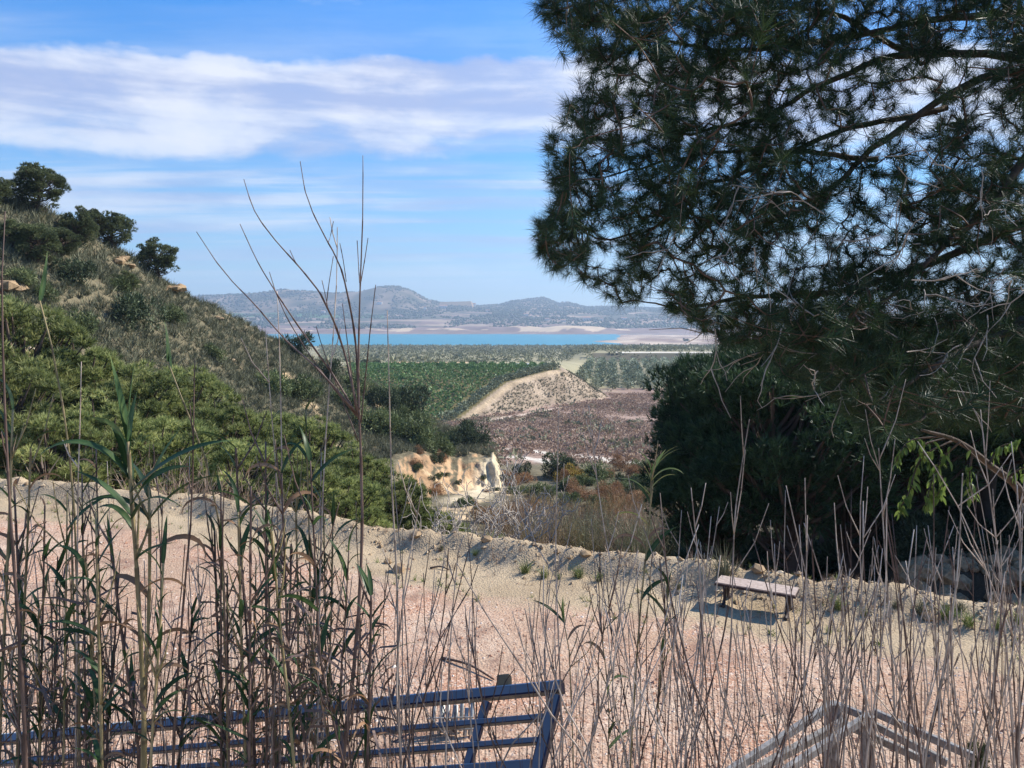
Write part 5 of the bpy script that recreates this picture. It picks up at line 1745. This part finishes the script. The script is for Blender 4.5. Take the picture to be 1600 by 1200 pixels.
def leafy_cane(pts, Yd, r0, label, group, leaves, side=3, mat='cane_green', seed=0, name='leafy_cane'):
    """leaves: (fraction from the top, kind, variant, azimuth, tilt, scale)"""
    P3 = to_ground([at(a, b, Yd) for a, b in pts])
    me, base, L = cane_mesh(P3, r0, r0 * .45, side, mat, seed)
    t = ob(name, None, loc=base, label=label, cat='cane', group=group)
    ob('stem', me, t)
    Lt = L[::-1]
    top_len = len(Lt)
    for f, kd, v, az, tilt, s in leaves:
        i = min(int(f * (top_len - 1)), top_len - 1)
        ob('leaf', LEAF[kd, v], t, Lt[i] - base, (rng.normal(0, .2), tilt, az), s)
    return t


def rnd_leaves(n, f0, f1, kinds='ggggd', s=(.6, 1.1), side_bias=None):
    out = []
    for i in range(n):
        f = f0 + (f1 - f0) * (i + rng.uniform(0, .8)) / n
        kd = kinds[int(rng.integers(0, len(kinds)))]
        az = rng.choice([0, pi]) + rng.normal(0, .75)
        out.append((f, kd, int(rng.integers(0, 7 if kd == 'g' else 4)), az, rng.uniform(-.5, .3), rng.uniform(*s)))
    return out


GL_ = 'leafy reeds at the lower left'
# the reeds one can tell apart
big = [(0.02, 'g', 4, 2.9, -.45, 1.0), (0.03, 'g', 4, .3, -.5, .95), (0.05, 'g', 0, 1.2, -.35, 1.0), (.08, 'g', 2, 3.0, -.1, 1.1), (.10, 'g', 3, 3.3, 0.05, 1.25), (.13, 'g', 1, 2.6, 0, 1.1), (.15, 'g', 5, .25, .25, 1.2), (.17, 'g', 2, 0.0, .0, 1.0), (.2, 'g', 1, 3.2, .1, 1.1), (.23, 'g', 6, -.4, .2, .9), (.26, 'g', 3, 2.8, .1, .8), (.33, 'g', 1, .1, .2, .8), (.38, 'd', 1, .3, .3, .8), (.46, 'd', 2, 3.0, .3, .9), (.5, 'd', 0, .2, .4, .8)]
big = [(f, k_, v, az, tl, s_ * .85) for f, k_, v, az, tl, s_ in big]
leafy_cane([(200, 690), (206, 790), (214, 900), (222, 1060), (226, 1200)], 2.15, .0105, 'tall reed with a fan of broad dark green leaves at its top, left side', GL_, big, 2, seed=1)
leafy_cane([(232, 760), (234, 850), (232, 960), (226, 1100), (222, 1200)], 2.25, .009, 'reed with drooping brown and green leaves right beside the broad-leaved one', GL_, [(.02, 'g', 0, .4, -.2, .9), (.05, 'g', 2, 2.8, 0, .9), (.1, 'g', 6, .1, .1, .9), (.2, 'd', 2, .2, .2, .8), (.3, 'd', 3, 2.9, .2, .85), (.4, 'd', 1, .4, .2, .7), (.12, 'g', 3, 3.4, .1, .8)], 2, seed=2)
leafy_cane([(62, 470), (76, 520), (92, 600), (106, 690), (116, 800), (122, 1000), (124, 1200)], 2.4, .0055, 'slanting thin reed with a single green leaf tip against the young pines', GL_, [(.0, 'g', 4, 2.6, -.5, .55), (.01, 'g', 0, .2, -.5, .4)], 0, seed=3)
leafy_cane([(262, 565), (285, 625), (312, 690), (332, 760), (346, 860), (352, 1020), (356, 1200)], 2.3, .005, 'slanting bare reed with a small leaf pair at its tip, crossing the pines', GL_, [(.0, 'g', 0, 2.7, -.4, .6), (.04, 'g', 4, 2.9, -.3, .45)], 0, seed=4)
leafy_cane([(1018, 740), (1016, 800), (1010, 860), (1000, 960), (992, 1080), (985, 1200)], 2.9, .006, 'reed with pale yellow-green sunlit leaves beside the dark pines', 'leafy reeds on the right', [(.0, 'p', 0, .4, -.3, .5), (.01, 'p', 3, .1, .0, .55), (.015, 'p', 3, .25, .12, .55), (.02, 'p', 1, 2.7, -.3, .45), (.03, 'p', 2, -.3, .1, .55), (.05, 'p', 0, 2.9, -.2, .42), (.06, 'p', 1, .2, .2, .5), (.09, 'p', 1, 3.3, .1, .6), (.14, 'g', 1, 2.6, 0, .6), (.2, 'p', 2, 3.0, .2, .6), (.27, 'd', 0, .4, .2, .6), (.33, 'g', 5, .5, 0, .6), (.3, 'd', 1, 2.9, .1, .7), (.42, 'g', 2, .2, .1, .6)], 4, seed=5)
leafy_cane([(880, 965), (888, 1000), (892, 1080), (896, 1200)], 2.7, .004, 'short reed with two dark leaves pointing up and left over the gravel', 'leafy reeds on the right', [(.0, 'g', 0, 2.9, -.2, .62), (.08, 'g', 1, 3.0, .15, .62), (.05, 'p', 0, .9, -.5, .4), (.2, 'd', 0, .4, .1, .5)], 2, seed=6)
leafy_cane([(940, 990), (948, 1060), (952, 1130), (950, 1200)], 2.8, .0035, 'short reed with small green and rusty leaves between the bare canes', 'leafy reeds on the right', rnd_leaves(7, 0, .6, 'ggdp', (.35, .6)), 3, seed=7)
leafy_cane([(1045, 905), (1040, 980), (1030, 1080), (1024, 1200)], 2.9, .004, 'small leafy reed left of the bench', 'leafy reeds on the right', rnd_leaves(7, 0, .5, 'ggp', (.4, .65)), 3, seed=8)
# the leafy thicket on the left
cl_spec = [(22, 760), (48, 700), (70, 790), (105, 770), (128, 740), (150, 800), (172, 830), (30, 860), (90, 870), (135, 880), (185, 900), (255, 880), (150, 700), (112, 830),
           (345, 770), (372, 800), (392, 760), (415, 790), (440, 740), (462, 770), (485, 720), (505, 770), (335, 830), (425, 830), (455, 850), (520, 820), (545, 860), (400, 880), (368, 700), (478, 640), (355, 900), (500, 880), (300, 960), (60, 950), (580, 930), (20, 640), (415, 690)]
for i, (px, py) in enumerate(cl_spec):
    Yd = rng.uniform(2.0, 2.7)
    lean = rng.normal(0, 18)
    xb = px + lean + (25 if px > 430 and px < 560 else 0)
    n = int(rng.integers(7, 13))
    leafy_cane([(px, py), (px + lean * .3, py + (1200 - py) * .35), (px + lean * .7, py + (1200 - py) * .7), (xb, 1200)], Yd, rng.uniform(.0045, .008),
               'leafy green and brown reed in the dense clump at the lower left' if px < 290 else 'leafy green and brown reed in the clump left of the gate end', GL_,
               rnd_leaves(n + 9, 0, .7, 'ggggd' if i % 3 else 'gggdd', (.24, .58)), int(rng.integers(3, 8)), 'cane_green' if i % 2 else 'cane_dark', 100 + i)

# the tall dry plume of canes standing into the sky
Yt = 2.3
P3 = to_ground([at(a, b, Yt) for a, b in [(567, 243), (567, 330), (563, 440), (560, 560), (561, 640), (566, 800), (560, 960), (548, 1090), (535, 1200)]])
me, base, L = cane_mesh(P3, .0105, .0011, 0, 'cane_dark', 300)
tall = ob('dry_cane', None, loc=base, label='tallest dry cane, its thin branched top fanning out against the sky', cat='cane', group='tall dry canes against the sky')
ob('stem', me, tall)
for pts, r0 in [([(307, 362), (350, 425), (400, 478), (445, 530), (500, 580), (557, 645)], .0030), ([(375, 350), (402, 408), (430, 455), (470, 515), (520, 585), (558, 650)], .0034), ([(381, 280), (398, 330), (430, 375), (470, 420), (507, 470), (535, 540), (552, 610), (561, 655)], .0040),
                ([(469, 252), (480, 310), (505, 365), (530, 412), (545, 470), (556, 540), (561, 640)], .0040), ([(421, 425), (436, 470), (462, 520), (505, 585), (557, 650)], .0024), ([(575, 372), (570, 405), (564, 440)], .0016), ([(558, 376), (560, 410), (562, 442)], .0016), ([(453, 391), (462, 410), (470, 420)], .0013), ([(521, 346), (516, 370), (513, 378)], .0013), ([(531, 380), (536, 405), (541, 440)], .0013),
                ([(503, 438), (508, 460), (512, 480)], .0013), ([(521, 400), (513, 450), (510, 478)], .0014), ([(587, 445), (578, 520), (570, 600), (564, 660)], .0024), ([(535, 474), (546, 560), (556, 640)], .0024), ([(494, 510), (510, 560), (560, 690)], .0020)]:
    Lb = smooth_line([at(a, b, Yt + (.0 if b > 600 else rng.uniform(-.04, .04))) for a, b in pts], 6)[::-1]
    ob('branch', MB().add(*cane_line(Lb - base, r0, .0011, 5, .11)).mesh('branch', M['cane_dark'], True), tall)
GT = 'tall dry canes against the sky'
for pts, Yd, r0, lb in [([(433, 455), (437, 560), (440, 720), (438, 900), (430, 1060), (424, 1200)], 2.4, .006, 'upright dry cane left of the tallest, its tip at the far hills'),
                        ([(527, 355), (526, 440), (518, 560), (508, 700), (500, 900), (496, 1200)], 2.45, .005, 'dry cane with its tip just left of the tallest, crossing the sky'),
                        ([(605, 485), (608, 600), (612, 760), (620, 900), (622, 1060), (626, 1200)], 2.35, .006, 'straight dry cane just right of the tallest, tip at the far hills'),
                        ([(415, 520), (422, 620), (432, 760), (436, 1000), (438, 1200)], 2.5, .004, 'thin dry cane crossing the hillside left of the tallest'),
                        ([(304, 560), (302, 680), (299, 800), (290, 900), (278, 1050), (270, 1200)], 2.2, .008, 'grey cane rising before the pines between the two leafy clumps'),
                        ([(8, 330), (3, 430), (6, 600), (16, 800), (30, 1000), (40, 1200)], 1.9, .0085, 'thick dark cane at the left edge of the picture'),
                        ([(127, 565), (125, 660), (122, 760), (120, 1000), (118, 1200)], 2.3, .005, 'thin upright cane before the young pines at the left')]:
    P3 = to_ground([at(a, b, Yd) for a, b in pts])
    me, base, L = cane_mesh(P3, r0, .0013, 2, 'cane_dark' if Yd < 2.3 else 'cane', int(pts[0][0]), .15)
    ob('dry_cane', me, loc=base, label=lb, cat='cane', group=GT)
GD = 'bare dry canes in front of the terrace'
for pts, Yd, r0, lb, sd in [([(873, 642), (871, 740), (868, 860), (872, 980), (880, 1200)], 2.6, .0045, 'tall thin dry cane in front of the heath, middle of the picture', 1),
                        ([(925, 672), (934, 760), (950, 860), (972, 980), (1000, 1200)], 2.6, .005, 'tall dry cane leaning left beside the yellow bush', 6),
                        ([(1171, 655), (1150, 790), (1145, 900), (1140, 1040), (1122, 1200)], 2.5, .006, 'tallest bare cane before the dark pines left of the bench end', 4),
                        ([(1350, 712), (1344, 800), (1345, 900), (1352, 1050), (1356, 1200)], 2.6, .0055, 'pale upright cane before the dark pines', 4),
                        ([(1373, 700), (1378, 790), (1384, 880), (1392, 1000), (1402, 1200)], 2.5, .0075, 'thick forked pale cane before the dark pines', 9),
                        ([(1434, 690), (1480, 760), (1520, 840), (1556, 930), (1600, 1040), (1640, 1180)], 2.7, .005, 'long slanting cane crossing in front of the leafy tree', 5),
                        ([(1532, 640), (1542, 740), (1556, 840), (1570, 980), (1585, 1200)], 2.6, .006, 'tall branched cane rising into the hanging leaves', 10),
                        ([(1580, 690), (1590, 780), (1594, 900), (1592, 1200)], 2.5, .005, 'upright cane at the right edge below the pine', 6),
                        ([(714, 880), (760, 960), (820, 1050), (870, 1130), (925, 1215)], 2.2, .006, 'pale cane lying slantwise across the gate end', 0),
                        ([(725, 836), (715, 870), (704, 1000), (696, 1200)], 2.4, .006, 'dark bent cane whose kink meets the slanting pale cane', 2)]:
    P3 = to_ground([at(a, b, Yd) for a, b in pts])
    me, base, L = cane_mesh(P3, r0, .0014, sd, 'cane', int(pts[0][0]), .24)
    ob('dry_cane', me, loc=base, label=lb, cat='cane', group=GD)
# the many others
def cane_label(px):
    for lim, lb in ((300, 'bare dry stem among the leafy reeds at the lower left'), (600, 'bare dry stem in the leafy clump before the gate'), (900, 'thin bare cane standing before the gate and gravel'), (1130, 'thin bare cane between the gate end and the bench'), (1420, 'thin bare cane before the bench and the timber frame')):
        if px < lim:
            return lb
    return 'thin bare cane in the dense stand at the lower right'
spec = [(0, 300, 28, (720, 1000)), (320, 560, 26, (700, 1000)), (570, 700, 18, (700, 1000)), (700, 880, 20, (800, 1050)), (860, 1060, 28, (790, 1010)), (1060, 1250, 34, (750, 990)), (1250, 1420, 38, (740, 980)), (1420, 1600, 46, (720, 980))]
ci = 0
for x0, x1, n, (t0, t1) in spec:
    for _ in range(n):
        xb = rng.uniform(x0, x1)
        top = t0 + (t1 - t0) * rng.uniform(0, 1) ** .8
        xt = xb + rng.normal(0, 42)
        Yd = rng.uniform(2.1, 3.6)
        bow = rng.normal(0, 14)
        P3 = to_ground([at(xt, top, Yd), at(xt * .7 + xb * .3 + bow, top + (1200 - top) * .35, Yd), at(xt * .3 + xb * .7 + bow, top + (1200 - top) * .7, Yd), at(xb, 1200, Yd)])
        me, base, L = cane_mesh(P3, rng.uniform(.0030, .0056), .0015, int(rng.integers(0, 5)), ('cane', 'cane_dark', 'cane')[ci % 3] if xb < 900 else ('cane', 'cane', 'cane_dark')[ci % 3], 1000 + ci, .2, .42)
        ob('dry_cane', me, loc=base, label=cane_label(xb), cat='cane', group=GD)
        ci += 1
# fine tangle at the foot of the clumps
tg = MB()
for _ in range(620):
    u = rng.random()
    px = rng.normal(140, 95) if u < .38 else (rng.normal(450, 80) if u < .68 else rng.uniform(560, 1620))
    Yd = rng.uniform(2.1, 3.4)
    top = (rng.uniform(900, 1180) if px < 600 else rng.uniform(980, 1190)) if px < 1100 else rng.uniform(930, 1190)
    p = at(px, top, Yd)
    g = ground(p[0], p[1])
    b = np.array([p[0] + rng.normal(0, .12), p[1] + rng.normal(0, .1), g - .03])
    m1 = (p + b) / 2 + rng.normal(0, .03, 3)
    tg.add(*tube([b, m1, p], [.0018, .0014, .0008], 3, False), rng.uniform(0, .6))
    if px < 620 and rng.random() < .45:
        k = 3
        B = p + rng.normal(0, .02, (k, 3)) + np.linspace(0, -.25, k)[:, None] * np.array([0, 0, 1])
        V, T = blades(B, np.stack([rng.normal(0, 1, k), rng.normal(0, .5, k), rng.normal(.2, .6, k)], -1), rng.uniform(.05, .15, k), .008, None, True)
        tg.add(V, T, rng.uniform(0, .5))
ob('reed_tangle', tg.mesh('reed_tangle', M['cane_dark'], True), kind='stuff', label='fine tangle of dry stalks at the foot of the reeds', cat='dry stalks')
p = hit(1482, 1195, 6, 12)
shrub('green_sprig', BUSH['dark', 0], (p[0], p[1] - .5, ground(p[0], p[1] - .5)), .14, 1, 'narrow dark green sprig standing by the timber frame', None, .55, 'plant')
# ------------------------------------------------------------------ the air
HB = MB().add(*box((-9000, -60, -80), (9000, 9000, 420)))
hm = bpy.data.materials.new('haze_air')
hm.use_nodes = True
hn = hm.node_tree.nodes
hn.clear()
pv = hn.new('ShaderNodeVolumePrincipled')
pv.inputs['Color'].default_value = (0.60, 0.78, 1.0, 1)
pv.inputs['Density'].default_value = 0.00016
pv.inputs['Anisotropy'].default_value = 0.2
ho = hn.new('ShaderNodeOutputMaterial')
hm.node_tree.links.new(pv.outputs[0], ho.inputs['Volume'])
ob('haze', HB.mesh('haze', hm), kind='stuff', label='thin blue haze over the valley and lake', cat='haze')
